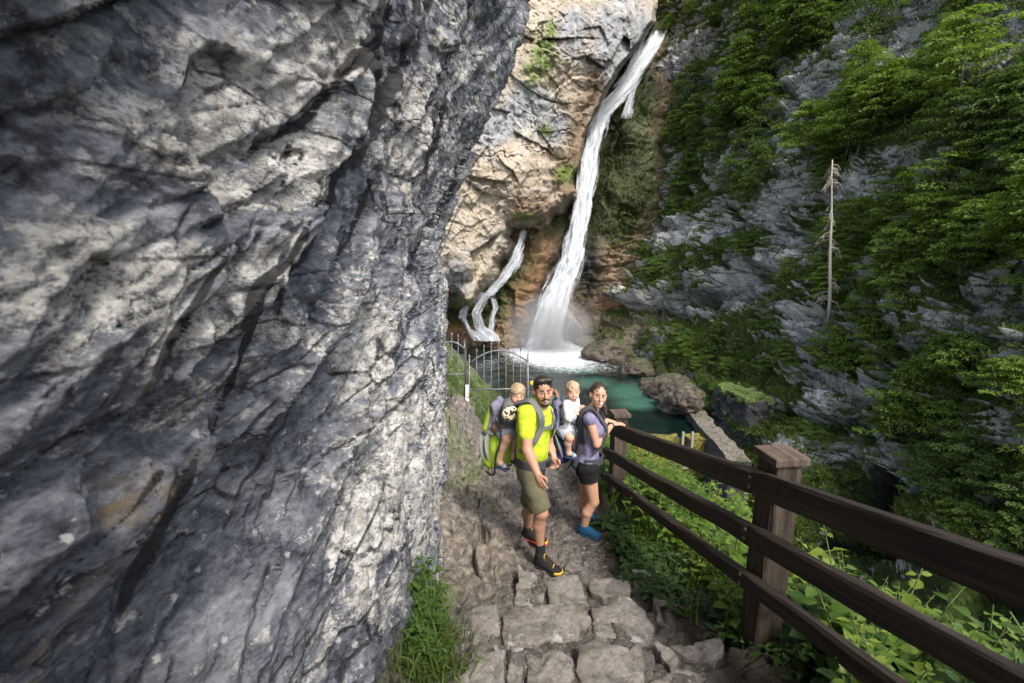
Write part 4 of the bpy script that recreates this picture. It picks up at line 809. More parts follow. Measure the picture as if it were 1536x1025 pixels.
CLUMPS = [  # cx, cy, rx, ry, count, height range, kind, where
    (1110, 30, 110, 50, 10, (7, 11), 'dark', 'dark leafy tree at the very top of the right cliff near the waterfall lip'),
    (1230, 20, 70, 40, 5, (5, 8), 'dark', 'dark leafy tree on the top edge between the two pale crags'),
    (1075, 160, 80, 70, 13, (6, 9), 'dark', 'dark tree in the steep wood right of the upper waterfall'),
    (1060, 260, 90, 40, 9, (4, 7), 'dark', 'dark tree at the lower end of the wood beside the waterfall'),
    (1000, 330, 50, 30, 5, (2, 3), 'dbush', 'low dark shrub on the grassy ledge right of the main waterfall'),
    (1400, 70, 70, 50, 6, (3.5, 6), 'beech', 'light green tree between the pale crags at the top right'),
    (1260, 215, 70, 40, 8, (4, 6), 'beech', 'mid green tree on the ledge above the bleached dead trunk'),
    (1330, 165, 60, 40, 7, (3.5, 5.5), 'beech', 'light green tree below the topmost crag'),
    (1460, 200, 90, 50, 10, (3.5, 5), 'dark', 'dark tree in the belt along the right edge below the top crag'),
    (1350, 340, 80, 60, 10, (3.2, 5), 'beech', 'bright leafy tree right behind the bleached dead trunk'),
    (1470, 350, 90, 70, 12, (3, 4.4), 'beech', 'bright leafy tree on the right edge above the long pale ledge'),
    (1290, 420, 60, 40, 6, (2.5, 4), 'beech', 'leafy tree low beside the bleached dead trunk'),
    (1180, 330, 40, 40, 5, (2.5, 4), 'dark', 'small dark tree on the crag left of the bleached dead trunk'),
    (1215, 390, 40, 40, 4, (2.5, 3.8), 'beech', 'small tree left of the bleached dead trunk'),
    (1110, 350, 50, 25, 5, (1.6, 2.6), 'dbush', 'shrub on the middle ledge above the dark overhang'),
    (960, 390, 60, 26, 6, (1.4, 2.4), 'dbush', 'tufty shrub on the ledge just right of the main waterfall'),
    (1060, 505, 60, 20, 6, (1.4, 2.2), 'dbush', 'shrub below the long dark overhang'),
    (1270, 505, 80, 24, 9, (1.6, 2.6), 'bush', 'bright shrub on the terrace at the foot of the dead trunk'),
    (1400, 540, 90, 26, 9, (1.4, 2.4), 'bush', 'bright shrub on the terrace under the long pale ledge'),
    (1370, 600, 60, 50, 9, (1.6, 2.8), 'bush', 'light green bush hanging over the cave'),
    (1500, 545, 50, 24, 5, (1.3, 2), 'bush', 'bush at the right edge under the long pale ledge'),
    (1420, 690, 60, 40, 7, (1.2, 2), 'dbush', 'dark bush right of the cave mouth'),
    (1500, 740, 60, 40, 7, (1.0, 1.8), 'dbush', 'dark bush low at the right edge above the fence'),
    (1450, 790, 50, 30, 6, (1.0, 1.6), 'bush', 'bright bush just above the top rail at the right'),
    (1180, 620, 40, 30, 5, (.9, 1.5), 'dbush', 'mossy low bush beside the dark masonry block'),
    (1230, 660, 60, 30, 6, (.9, 1.4), 'dbush', 'low bush on the mossy rock left of the cave'),
    (1150, 445, 30, 40, 4, (1.5, 2.4), 'dbush', 'bush in the dark corner below the crag'),
    (1060, 540, 40, 20, 4, (1.0, 1.6), 'bush', 'low bush on the grassy bank above the masonry block'),
    (1010, 20, 30, 30, 4, (2.5, 4), 'beech', 'tree on the green slope beside the lip of the waterfall'),
    (1320, 770, 60, 30, 4, (1.0, 1.5), 'dbush', 'dark low bush in front of the cave'),
    (1030, 215, 40, 60, 7, (4, 7), 'dark', 'dark tree on the steep strip between the upper waterfall and the grey crag'),
    (1110, 290, 50, 36, 6, (2.5, 4.5), 'beech', 'light green tree on the grey crag halfway between waterfall and dead trunk'),
    (1215, 250, 40, 30, 4, (3, 4.5), 'beech', 'tree growing on top of the grey crag up and left of the dead trunk'),
    (1000, 405, 60, 20, 8, (1.3, 2.2), 'bush', 'leafy bush on the lower grassy ledge right of the main waterfall'),
    (1120, 380, 60, 22, 7, (1.3, 2.2), 'bush', 'leafy bush along the brink above the long dark overhang'),
    (1150, 520, 60, 26, 8, (1.2, 2.0), 'dbush', 'dark bush on the slope between the masonry block and the overhang'),
    (1000, 500, 50, 26, 7, (1.2, 2.0), 'bush', 'leafy bush on the bank right above the brown boulders'),
    (1540, 620, 60, 60, 6, (1.0, 1.8), 'bush', 'leafy bush on the far right rock'),
]
rg = np.random.default_rng(5)
for cx, cy, rx, ry, cnt, (h0, h1), kind, lab in CLUMPS:
    for i in range(cnt):
        a = rg.uniform(0, 6.28); q = math.sqrt(rg.random()); x, y = cx + rx * q * math.cos(a), cy + ry * q * math.sin(a); H = rg.uniform(h0, h1)
        k_ = int(np.clip(round((x - rs.xr[0]) / (rs.xr[1] - rs.xr[0]) * (rs.n - 1)), 0, rs.n - 1)) * rs.m + int(np.clip(round((y - rs.yr[0]) / (rs.yr[1] - rs.yr[0]) * (rs.m - 1)), 0, rs.m - 1))
        if rs.rocky[k_] > .72 and rg.random() < .8: continue
        p, nn = rs.at(x, y); ppm = FPX / max(p[1], 5); p2, nn = rs.at(x, min(y + .42 * H * ppm, 1060))
        tree = kind in ('beech', 'dark'); plant_tree(kind, p2 - nn * .25 - np.array([0, 0, .15]), H, lab, 'tree' if tree else 'bush', lab.split(' ', 1)[1].replace('tree', 'trees', 1).replace('bush', 'bushes', 1).replace('shrub', 'shrubs', 1), 'leafy_tree' if tree else 'leafy_bush', rg)
# bleached dead spruce
def dead_tree():
    b, nn = rs.at(1241, 474); top = P(1249, 240, b[1] - .6); H = top[2] - b[2]; e = empty('dead_tree', b - np.array([0, .1, .2]), 'bleached dead conifer trunk with bare drooping twigs', 'dead tree'); l0 = np.array(e.location)
    r = np.random.default_rng(3); mb = MB(); tp = top - l0; pts = [tp * (k / 9) + np.array([.05 * math.sin(k * 1.3), .04 * math.cos(k), 0]) for k in range(10)]; mb.tube(pts, [.115 * (1 - .72 * k / 9) for k in range(10)], 8); mb.build('trunk', M_DEAD, e, True)
    for i in range(46):
        h = r.choice([r.uniform(.12, .35), r.uniform(.45, .75), r.uniform(.85, .99)]); p = tp * h; az = r.uniform(0, 6.28); L = r.uniform(.5, 1.5) * (1.15 - .6 * h); o = np.array([math.cos(az), math.sin(az), 0])
        mb = MB(); mid = p + o * L * .5 + np.array([0, 0, -.10 * L]); tip = p + o * L * r.uniform(.7, 1) + np.array([0, 0, -L * r.uniform(.35, .75)]); mb.tube([p, mid, tip], [.022, .014, .005], 4, False)
        for k in range(5):
            q = p + (tip - p) * r.uniform(.3, .95); mb.tube([q, q + np.array([r.uniform(-.25, .25), r.uniform(-.2, .2), -r.uniform(.1, .35)])], [.008, .003], 3, False)
        mb.build('branch', M_DEAD, e)
dead_tree()
# ---- grass and hanging tufts on the gorge side (uncountable)
def blades(name, pts, nrm, L, mat, label, per=6, seed=1, wid=.12, droop=.5):
    r = np.random.default_rng(seed); n = len(pts) * per; base = np.repeat(pts, per, 0) + r.normal(0, 1, (n, 3)) * np.repeat(L, per)[:, None] * np.array([.35, .35, .06]); l = np.repeat(L, per) * r.uniform(.5, 1.2, n)
    d = unit(np.repeat(nrm, per, 0) * .5 + np.array([0, 0, .7]) + r.normal(0, .45, (n, 3))); s = unit(np.cross(d, r.normal(0, 1, (n, 3)))); w = l * wid
    m1 = base + d * l[:, None] * .55; tip = base + d * l[:, None] + np.array([0, 0, -1]) * l[:, None] * droop * r.uniform(.3, 1, n)[:, None]
    V = np.stack([base - s * w[:, None] * .5, base + s * w[:, None] * .5, m1 + s * w[:, None] * .42, m1 - s * w[:, None] * .42, tip], 1).reshape(-1, 3); i = np.arange(n) * 5
    F4 = np.stack([i, i + 1, i + 2, i + 3], -1); F3 = np.stack([i + 3, i + 2, i + 4, i + 4], -1)
    me = bpy.data.meshes.new(name); F = [tuple(f) for f in F4.tolist()] + [tuple(f[:3]) for f in F3.tolist()]; me.from_pydata(V.tolist(), [], F); me.update()
    return tag(link(name, me, mat), label, 'grass', kind='stuff')
def gorge_grass():
    r = np.random.default_rng(8); n = 130000; px = r.uniform(880, 1600, n); py = r.uniform(-20, 830, n); i = ((px - rs.xr[0]) / (rs.xr[1] - rs.xr[0]) * (rs.n - 1)).astype(int); j = ((py - rs.yr[0]) / (rs.yr[1] - rs.yr[0]) * (rs.m - 1)).astype(int); k = i * rs.m + j
    nz = rs.Nn[k, 2]; sc = nz * .9 - rs.rocky[k] * .7 + r.normal(0, .16, n) + .45 * fbm(rs.V[k] * .45, 3, 77); m = sc > .05; k = k[m]
    L = (.13 + .0065 * rs.V[k, 1]) * r.uniform(.6, 1.3, len(k)); blades('grass', rs.V[k], rs.Nn[k], L, M_GRASS, 'tufty grass and moss covering the ledges of the right cliff', 4, 3, .17)
    k = np.arange(len(hw.V)); k = k[blobs(hw.px, hw.py, [(935, 250, 55, 130), (955, 150, 34, 70), (930, 340, 40, 60)]) + .5 * fbm(hw.V * .4, 3, 9) > .25]; k = r.choice(k, min(6000, len(k)), False)
    blades('grass', hw.V[k], hw.Nn[k] * .6 + np.array([0, 0, .2]), r.uniform(.25, .7, len(k)), foliage_mat('wet_moss_fronds', (0.008, 0.015, 0.003), (0.050, 0.075, 0.014), .2, 1.0, .7), 'dark wet moss and ferns hanging on the rock right of the main waterfall', 4, 13, .22, .9)
    # bank beyond the gate
    m_ = 5200; X = r.uniform(-3.6, 1.2, m_); Y = r.uniform(9.6, 18, m_); V = np.stack([X, Y, ground_z(X, Y)], -1); keep = (fbm(V * .9, 3, 5) > -.25); V = V[keep]
    mb_ = foliage_mat('bank_grass_blades', (0.035, 0.075, 0.010), (0.125, 0.19, 0.034), .4, 1.0, .7)
    blades('grass', V, np.tile([.3, -.2, .9], (len(V), 1)), np.full(len(V), .17), mb_, 'bright green grass on the bank behind the iron gate', 6, 4, .09)
gorge_grass()
# ---- broad-leaved herbs below the fence
def herb_leaf(L, W, serr=.0, n=6):
    """ovate leaf with a sunk midrib, pointing +Y, curving down"""
    ts = np.linspace(0, 1, n + 1); V = []; F = []
    for i, t in enumerate(ts):
        w = W * (math.sin(math.pi * t ** .72) ** .85) * (1 + serr * (-1) ** i); y = L * t; z = -.22 * L * t * t
        V += [(-w / 2, y, z + .10 * w), (0, y, z), (w / 2, y, z + .10 * w)]
    for i in range(n):
        a = i * 3; F += [(a, a + 1, a + 4, a + 3), (a + 1, a + 2, a + 5, a + 4)]
    return np.array(V), np.array(F)
def herb_proto(seed, H, pairs, L, W, mat, tilt=.5, serr=0.0, nstem=1, spreadb=0.0, opposite=True):
    r = np.random.default_rng(seed); Vs, Fs, b = [], [], 0; mb = MB()
    for sidx in range(nstem):
        o = np.array([r.uniform(-1, 1), r.uniform(-1, 1), 0]) * spreadb; ln = r.uniform(-.22, .22, 2) * H; hh = H * r.uniform(.7, 1.1); st = [o + np.array([ln[0] * k * k, ln[1] * k * k, hh * k]) for k in np.linspace(0, 1, 6)]
        mb.tube(st, [.006 * (H / .6) * (1 - .6 * k) for k in np.linspace(0, 1, 6)], 5)
        for i in range(pairs):
            t = .18 + .82 * (i + .5) / pairs; p = o + np.array([ln[0] * t * t, ln[1] * t * t, hh * t]); az = i * 1.57 + r.uniform(-.3, .3) + sidx
            for k in range(2 if opposite else 3):
                a = az + k * (math.pi if opposite else 2.09) + r.uniform(-.25, .25); sc = (1.05 - .55 * abs(t - .55)) * r.uniform(.75, 1.15) * (.5 if i == pairs - 1 else 1); V, F = herb_leaf(L * sc, W * sc * r.uniform(.85, 1.1), serr)
                el = tilt * r.uniform(.1, 1.2) - .15; c, s = math.cos(el), math.sin(el); V = V @ np.array([[1, 0, 0], [0, c, s], [0, -s, c]]); ro = r.uniform(-.35, .35); V = V @ np.array([[math.cos(ro), 0, -math.sin(ro)], [0, 1, 0], [math.sin(ro), 0, math.cos(ro)]])
                V[:, 1] += .25 * L * sc; c, s = math.cos(a), math.sin(a); V = V @ np.array([[c, s, 0], [-s, c, 0], [0, 0, 1]]) + p; mb.tube([p, p + (V[1] - p)], [.003, .002], 3, False); Vs.append(V); Fs.append(F + b); b += len(V)
    lf = mesh_np('leaves', np.concatenate(Vs), np.concatenate(Fs), True); lf.materials.append(mat)
    sm = bpy.data.meshes.new('stem'); sm.from_pydata(mb.v, [], mb.f); sm.materials.append(M_STEM); return lf, sm
M_HERB2 = foliage_mat('young_herb_leaves', (0.07, 0.13, 0.012), (0.23, 0.31, 0.045), .5, 5, .45); M_HERB3 = foliage_mat('deep_herb_leaves', (0.025, 0.065, 0.009), (0.10, 0.18, 0.028), .45, 5, .5)
HERBS = [herb_proto(s, .75, 7, .105, .070, (M_HERB, M_HERB3, M_HERB2)[s % 3], .6, .07, 3, .14) for s in (1, 2, 3)] + [herb_proto(s, .62, 9, .085, .036, (M_HERB2, M_HERB)[s % 2], .7, .06, 4, .14) for s in (4, 5)] + [herb_proto(s, .60, 5, .135, .098, (M_HERB, M_HERB3)[s % 2], .5, .05, 3, .12) for s in (6, 7)]
M_SHADETONE = foliage_mat('shade_toned_herb_leaves', (0.010, 0.028, 0.005), (0.040, 0.085, 0.014), .3, 6, .5)  # leaf colour darkened to stand in for shade under the rails
LOWS = [herb_proto(s, .22, 3, .11, .06, M_SHADETONE, .4, .05, 4, .10, False) for s in (11, 12)]
NETT = [herb_proto(s, .62, 8, .085, .048, M_NETTLE, .3, .10, 3, .07) for s in (21, 22, 23)]
def put_herb(protos, x, y, z, sc, label, cat, group, name, rng, lean=.2):
    lf, sm = protos[rng.integers(len(protos))]; e = empty(name, (x, y, z), label, cat, group); e.rotation_euler = (rng.uniform(-lean, lean), rng.uniform(-lean, lean) + lean * .4, rng.uniform(0, 6.28)); e.scale = (sc,) * 3
    link('leaves', lf, None, e); link('stem', sm, None, e)
rg = np.random.default_rng(17)
def herb_zone(n, yr, off, sc, protos, lab, cat, group, name, lean=.22):
    for i in range(n):
        Y = rg.uniform(*yr); X = float(fence_x(min(Y, 9))) + rg.uniform(*off); put_herb(protos, X, Y, float(ground_z(X, Y)) - .06, rg.uniform(*sc), lab, cat, group, name, rg, lean)
herb_zone(135, (.9, 2.6), (.26, 1.8), (.7, 1.15), HERBS, 'bright broad-leaved herb behind the rails in front of the near post', 'plant', 'broad-leaved herbs in front of the near post', 'broadleaf_herb')
herb_zone(100, (2.6, 5.0), (.22, 1.7), (.65, 1.1), HERBS, 'bright broad-leaved herb behind the rails between the two posts', 'plant', 'broad-leaved herbs between the two posts', 'broadleaf_herb')
herb_zone(75, (5.0, 9.5), (.2, 2.6), (.7, 1.1), HERBS, 'bright herb on the slope beyond the far post', 'plant', 'herbs beyond the far post', 'broadleaf_herb')
herb_zone(40, (9.5, 15), (.2, 3.2), (.8, 1.4), HERBS, 'herb far down the slope above the weir', 'plant', 'herbs down the slope above the weir', 'broadleaf_herb')
herb_zone(45, (1.0, 6.0), (1.9, 4.2), (.9, 1.5), HERBS, 'herb low on the slope well below the rails', 'plant', 'herbs low on the slope below the rails', 'broadleaf_herb')
herb_zone(60, (2.75, 4.6), (-.17, .18), (.6, 1.05), LOWS, 'low plant with shade-toned leaves growing in the soil under the rails', 'plant', 'low plants in the soil under the rails', 'low_plant', .35)
herb_zone(14, (1.3, 2.6), (.05, .3), (.7, 1.2), LOWS, 'low leafy plant at the foot of the near post', 'plant', 'low plants at the foot of the near post', 'low_plant', .35)
for i in range(30):
    t = i / 29; py = 905 + 150 * t + rg.uniform(-8, 8); px = 644 + rg.uniform(-8, 3 + 20 * t) - 6 * t
    p = G(px, py, .30); put_herb(NETT, p[0], p[1], float(ground_z(p[0], p[1])) - .05, rg.uniform(.5, .8) * (.75 + .35 * (1 - t)), 'green nettle growing between the rock wall and the stone steps', 'nettle', 'nettles between rock wall and steps', 'nettle_plant', rg, .16)
def step_grass():
    r = np.random.default_rng(4); n = 260; px = r.uniform(622, 662, n); py = r.uniform(930, 1045, n); P0 = np.array([G(a, b, .48) for a, b in zip(px, py)]); P0[:, 2] = ground_z(P0[:, 0], P0[:, 1]) - .03
    blades('grass', P0, np.tile([.2, 0, 1.0], (n, 1)), r.uniform(.12, .3, n), M_GRASS, 'long grass at the foot of the rock wall beside the steps', 6, 6, .035, .45)
    n = 900; Y = r.uniform(2.6, 6, n); X = fence_x(Y) + r.uniform(0.05, 1.6, n); V = np.stack([X, Y, ground_z(X, Y) - .03], -1); blades('grass', V, np.tile([.2, 0, 1.0], (n, 1)), r.uniform(.15, .4, n), M_HERB, 'grass blades among the herbs below the fence', 4, 7, .03, .5)
step_grass()
# ================================================================== WOODEN FENCE
def mat_wood():
    m = N('dark_weathered_timber'); co = m.coord(); g = m.noise(m.coord(scale=(14, 14, 14)), 1.0, 4, .6); u = m.n('ShaderNodeUVMap'); u.uv_map = 'grain'
    mp = m.n('ShaderNodeMapping'); mp.inputs['Scale'].default_value = (1.6, 38, 38); m.l(u.outputs[0], mp.inputs[0]); s = m.noise(mp.outputs[0], 1.0, 5, .65, .4)
    mp2 = m.n('ShaderNodeMapping'); mp2.inputs['Scale'].default_value = (.5, 9, 9); m.l(u.outputs[0], mp2.inputs[0]); s2 = m.noise(mp2.outputs[0], 1.0, 4, .6, .6)
    c = m.ramp(m.math('ADD', m.math('MULTIPLY', s, .6), m.math('MULTIPLY', s2, .4)), [(.33, (.003, .0022, .0016)), (.5, (.011, .0072, .005)), (.66, (.036, .025, .017))])
    w = m.math('MULTIPLY', m.attr('worn'), m.ramp(m.math('ADD', m.math('MULTIPLY', s2, .7), m.math('MULTIPLY', g, .3)), [(.30, .25), (.6, 1.0)]))
    c = m.mix(w, c, m.ramp(s, [(.35, (.042, .030, .021)), (.65, (.165, .125, .092))])); m.col(c); m.rough(.75); m.spec(.3); m.bump(m.math('ADD', s, m.math('MULTIPLY', s2, .5)), .7, .006); return m.m
M_WOOD = mat_wood()
def beam(name, a, b, w, h, parent, l0, worn=0.0, up=(0, 0, 1), seed=0):
    """bevelled timber from a to b with its own grain direction and slightly uneven edges"""
    import bmesh
    a, b = np.asarray(a, float), np.asarray(b, float); L = np.linalg.norm(b - a); d = (b - a) / L; s = np.cross(d, up); s /= np.linalg.norm(s); u = np.cross(s, d); n = max(3, int(L / .12)); bev = .012
    sec = [(-w / 2 + bev, -h / 2), (w / 2 - bev, -h / 2), (w / 2, -h / 2 + bev), (w / 2, h / 2 - bev), (w / 2 - bev, h / 2), (-w / 2 + bev, h / 2), (-w / 2, h / 2 - bev), (-w / 2, -h / 2 + bev)]
    V, UV = [], []
    for i in range(n + 1):
        t = i / n; e = np.array([[L * t * 3 + seed, 0, k] for k in range(8)]); j = .006 * fbm(e, 3, seed)
        for k, (x, y) in enumerate(sec): V.append(a + d * L * t + s * (x + j[k]) + u * (y + j[(k + 3) % 8])); UV.append((L * t + seed * .37, x + seed * 1.3, y))
    F = [(i * 8 + k, i * 8 + (k + 1) % 8, (i + 1) * 8 + (k + 1) % 8, (i + 1) * 8 + k) for i in range(n) for k in range(8)]; F4 = F
    me = bpy.data.meshes.new(name); V = np.array(V) - l0; caps = [tuple(range(7, -1, -1)), tuple(n * 8 + k for k in range(8))]; me.from_pydata(V.tolist(), [], F + caps); ul = me.uv_layers.new(name='grain')
    li = np.zeros(len(me.loops), np.int32); me.loops.foreach_get('vertex_index', li); uv = np.array([(p[0], p[1] + p[2] * .77) for p in UV], np.float32); ul.data.foreach_set('uv', uv[li].ravel())
    at = me.attributes.new('worn', 'FLOAT', 'POINT'); at.data.foreach_set('value', np.full(len(V), worn, np.float32)); me.update(); return link(name, me, M_WOOD, parent)
mbolt_ = N('rusty_bolt'); mbolt_.col((.07, .045, .03)); mbolt_.rough(.6); M_BOLT = mbolt_.m
def fence():
    # post positions from their feet; the run of the fence is a straight line through them
    yn, yf = 2.50, 5.27; step = yf - yn; xs = lambda y: 1.475 + (1.20 - 1.475) * (y - yn) / step
    gz = lambda y: .60 - .27 * (y - yn)
    e = empty('wooden_fence', (xs(yn), yn, gz(yn)), 'dark timber post and rail fence along the outer edge of the path', 'fence'); l0 = np.array(e.location)
    d = np.array([xs(yf) - xs(yn), step]); d /= np.linalg.norm(d); nrm = np.array([-d[1], d[0]]); ax = [np.array([d[0], d[1], 0]), np.array([nrm[0], nrm[1], 0]), np.array([0, 0, 1.])]
    for k, y in enumerate((yn - step, yn, yf)):
        off = -nrm * .115; b = np.array([xs(y) + off[0], y + off[1], gz(y)]); p = beam('post', b - np.array([0, 0, .35]), b + np.array([0, 0, 1.10]), .17, .17, e, l0, .45 if k else .3, (d[0], d[1], 0), 3 + k)
        mb = MB(); mb.box((0, 0, 0), (.212, .212, .045), ax, .008); vs = [v for v in mb.v]; me = bpy.data.meshes.new('post_cap'); c0 = b + np.array([0, 0, 1.126]) - l0
        vv = [(v[0], v[1], v[2] + (.03 * (1 - max(abs(np.dot(v[:2], d)), abs(np.dot(v[:2], nrm))) / .106) if v[2] > 0 else 0)) for v in vs]; me.from_pydata([tuple(np.array(v) + c0) for v in vv], [], mb.f); ul = me.uv_layers.new(name='grain')
        li = np.zeros(len(me.loops), np.int32); me.loops.foreach_get('vertex_index', li); uv = np.array([(np.dot(v[:2], d), np.dot(v[:2], nrm)) for v in vv], np.float32); ul.data.foreach_set('uv', uv[li].ravel()); at = me.attributes.new('worn', 'FLOAT', 'POINT'); at.data.foreach_set('value', np.full(len(vv), .9, np.float32)); link('post_cap', me, M_WOOD, e)
    y0, y1 = yn - step - .3, yf + .12
    for k, (h, hh, ww) in enumerate(((.955, .15, .075), (.61, .125, .07), (.30, .105, .07))):
        a = np.array([xs(y0), y0, gz(y0) + h]); m_ = np.array([xs(yn), yn, gz(yn) + h]); b = np.array([xs(y1), y1, gz(y1) + h]); o3 = np.array([nrm[0], nrm[1], 0]) * .012
        rl = beam('rail', a + o3, m_ + o3 + (m_ - b) * 0, ww, hh, e, l0, .12, (0, 0, 1), 11 + k); beam('rail', m_ + o3 * 1.2 + (b - m_) * .0012, b + o3, ww, hh * .985, e, l0, .10, (0, 0, 1), 21 + k)
        for y in (yn, yf):
            c = np.array([xs(y), y, gz(y) + h]) + np.array([nrm[0], nrm[1], 0]) * (.012 + ww / 2 + .004) - l0
            for dz in (-.03, .03):
                mb = MB(); mb.tube([c + np.array([d[0], d[1], 0]) * .02 + np.array([0, 0, dz]) - np.array([nrm[0], nrm[1], 0]) * .01, c + np.array([d[0], d[1], 0]) * .02 + np.array([0, 0, dz]) + np.array([nrm[0], nrm[1], 0]) * .004], .013, 8); mb.build('bolt', M_BOLT, rl, True)
    return xs, gz
FXS, FGZ = fence()
# ================================================================== IRON GATE behind the family
def iron_gate():
    mi = N('galvanised_iron'); n = mi.noise(mi.coord(), 18, 5, .7); c = mi.ramp(n, [(.35, (.07, .07, .072)), (.6, (.24, .245, .25))]); c = mi.mix(mi.ramp(mi.noise(mi.coord(), 5, 5, .7), [(.62, 0.0), (.72, .9)]), c, (.16, .06, .025)); mi.col(c); mi.rough(.5); mi.b.inputs['Metallic'].default_value = .35; M_I = mi.m
    D = 10.6
    def W(px, py): return P(px, py, D)
    def leaf(x0, x1, posts, ytop0, ymid, ytop1, ybot, ymidrail, label, nbar, xr):
        base = W(x0, ybot); e = empty('iron_gate', base, label, 'gate')
        def tube(name, pts, r, n=6): mb = MB(); mb.tube([np.array(p) - base for p in pts], r, n); return mb.build(name, M_I, e, True)
        def arch(t): return (1 - t) ** 2 * ytop0 + 2 * t * (1 - t) * (2 * ymid - (ytop0 + ytop1) / 2) + t * t * ytop1
        tube('top_arch', [W(x0 + (x1 - x0) * t, arch(t)) for t in np.linspace(0, 1, 14)], .022)
        tube('bottom_rail', [W(x0, ybot), W(x1, ybot - 4)], .022); tube('middle_rail', [W(x0, ymidrail), W(x1, ymidrail - 2)], .018)
        for i in range(nbar):
            t = i / (nbar - 1); x = x0 + (x1 - x0) * t; tt = min(max(t, .001), .999); yt = arch(tt) - 11; b = tube('bar', [W(x, ybot), W(x, yt)], .009 if 0 < i < nbar - 1 else .017)
            mb = MB(); q = W(x, yt) - base; mb.ball(q, (.026, .026, .030), 5); mb.tube([q, q + np.array([0, 0, .075])], [.016, .001], 6); mb.build('finial', M_I, b, True)
        for i in range(nbar - 1):
            t = (i + .5) / (nbar - 1); x = x0 + (x1 - x0) * t; y = arch(t) + 15; s = (x1 - x0) / (nbar - 1) * .44; sp = []
            for k in range(22):
                a = k / 21 * 4.6 * math.pi / 2 * (1 if i % 2 else 1); rr = s * (1 - k / 30); sp.append(W(x + math.cos(a + math.pi) * rr, y + (1 if i % 2 else -1) * math.sin(a) * rr * .8))
            tube('scroll', sp, .008, 5)
        return e, base
    e, base = leaf(704, 792, None, 546, 526, 543, 640, 585, 'grey wrought iron gate with an arched scrolled top behind the child in the green carrier', 9, None)
    mb = MB(); a, b = W(704, 585) - base, W(720, 640) - base
    e2, b2 = leaf(658, 697, None, 522, 513, 524, 600, 563, 'narrow grey iron gate panel against the rock wall', 5, None)
    # post between the two leaves with its sticker-covered white lower half, sign plate and padlock
    p0 = W(700.5, 642); g = empty('gate_post', p0, 'dark iron gate post with white sticker-covered lower half', 'post'); md = N('dark_iron'); md.col((.045, .04, .038)); md.rough(.6); md.b.inputs['Metallic'].default_value = .3
    mb = MB(); t1 = W(698, 522) - p0; mb.tube([np.zeros(3), t1], .028, 8); mb.build('pole', md.m, g, True)
    ms = N('sticker_white'); n = ms.voro(ms.coord(scale=(6, 6, 13)), 1.0, out='Color'); sc = ms.n('ShaderNodeSeparateColor'); ms.l(n, sc.inputs[0]); ms.col(ms.ramp(sc.outputs[0], [(0.0, (.72, .72, .70)), (.55, (.70, .70, .72)), (.62, (.16, .20, .30)), (.74, (.5, .35, .30)), (.80, (.75, .74, .70)), (.93, (.10, .10, .12))], 'CONSTANT')); ms.rough(.5)
    s0, s1 = W(702.5, 628) - p0, W(700, 577) - p0; mb = MB(); mb.box((s0 + s1) / 2 + np.array([0, -.035, 0]), (.085, .05, np.linalg.norm(s1 - s0)), None, .008); mb.build('sticker_panel', ms.m, g)
    p1 = W(792.5, 650); g2 = empty('gate_post', p1, 'thin iron gate post with a yellow disc behind the man', 'post'); mb = MB(); mb.tube([np.zeros(3), W(791.5, 531) - p1], .024, 8); mb.build('pole', M_I, g2, True)
    my = N('yellow_paint'); my.col((.75, .55, .02)); my.rough(.5); mb = MB(); mb.ball(W(798, 575) - p1, (.055, .03, .06), 6); mb.build('yellow_disc', my.m, g2, True)
iron_gate()
# ================================================================== PEOPLE: one smooth surface each, grown from a pose
def surface_nets(F, org, h):
    s = F < 0; c = [(i, j, k) for i in (0, 1) for j in (0, 1) for k in (0, 1)]; nx, ny, nz = F.shape
    sl = lambda A, o: A[o[0]:nx - 1 + o[0], o[1]:ny - 1 + o[1], o[2]:nz - 1 + o[2]]
    cnt = sum(sl(s, o).astype(np.int8) for o in c); act = (cnt > 0) & (cnt < 8); I = np.argwhere(act)
    acc = np.zeros((len(I), 3)); num = np.zeros(len(I))
    vals = {o: F[I[:, 0] + o[0], I[:, 1] + o[1], I[:, 2] + o[2]] for o in c}
    for o in c:
        for ax in range(3):
            if o[ax] == 0:
                o2 = list(o); o2[ax] = 1; o2 = tuple(o2); a, b = vals[o], vals[o2]; m = (a < 0) != (b < 0); t = np.where(m, a / np.where(m, a - b, 1), 0)
                p = np.tile(np.array(o, float), (len(I), 1)); p[:, ax] += t; acc += np.where(m[:, None], p, 0); num += m
    V = (I + acc / num[:, None]) * h + org; idx = np.full(act.shape, -1, np.int32); idx[tuple(I.T)] = np.arange(len(I)); fs = []
    for ax in range(3):
        u, w = [(1, 2), (2, 0), (0, 1)][ax]; A = s; lo = [slice(None)] * 3; hi = [slice(None)] * 3; lo[ax] = slice(0, -1); hi[ax] = slice(1, None)
        E = np.argwhere(A[tuple(lo)] != A[tuple(hi)]); E = E[(E[:, u] > 0) & (E[:, w] > 0)]; E = E[(E[:, u] < act.shape[u]) & (E[:, w] < act.shape[w])]
        du = np.zeros(3, int); du[u] = 1; dw = np.zeros(3, int); dw[w] = 1; q = [idx[tuple((E - a).T)] for a in (0 * du, du, du + dw, dw)]; q = np.stack(q, -1)
        ins = A[tuple(E.T)]; q[~ins] = q[~ins][:, ::-1]; fs.append(q[(q >= 0).all(1)])
    return V, np.concatenate(fs)
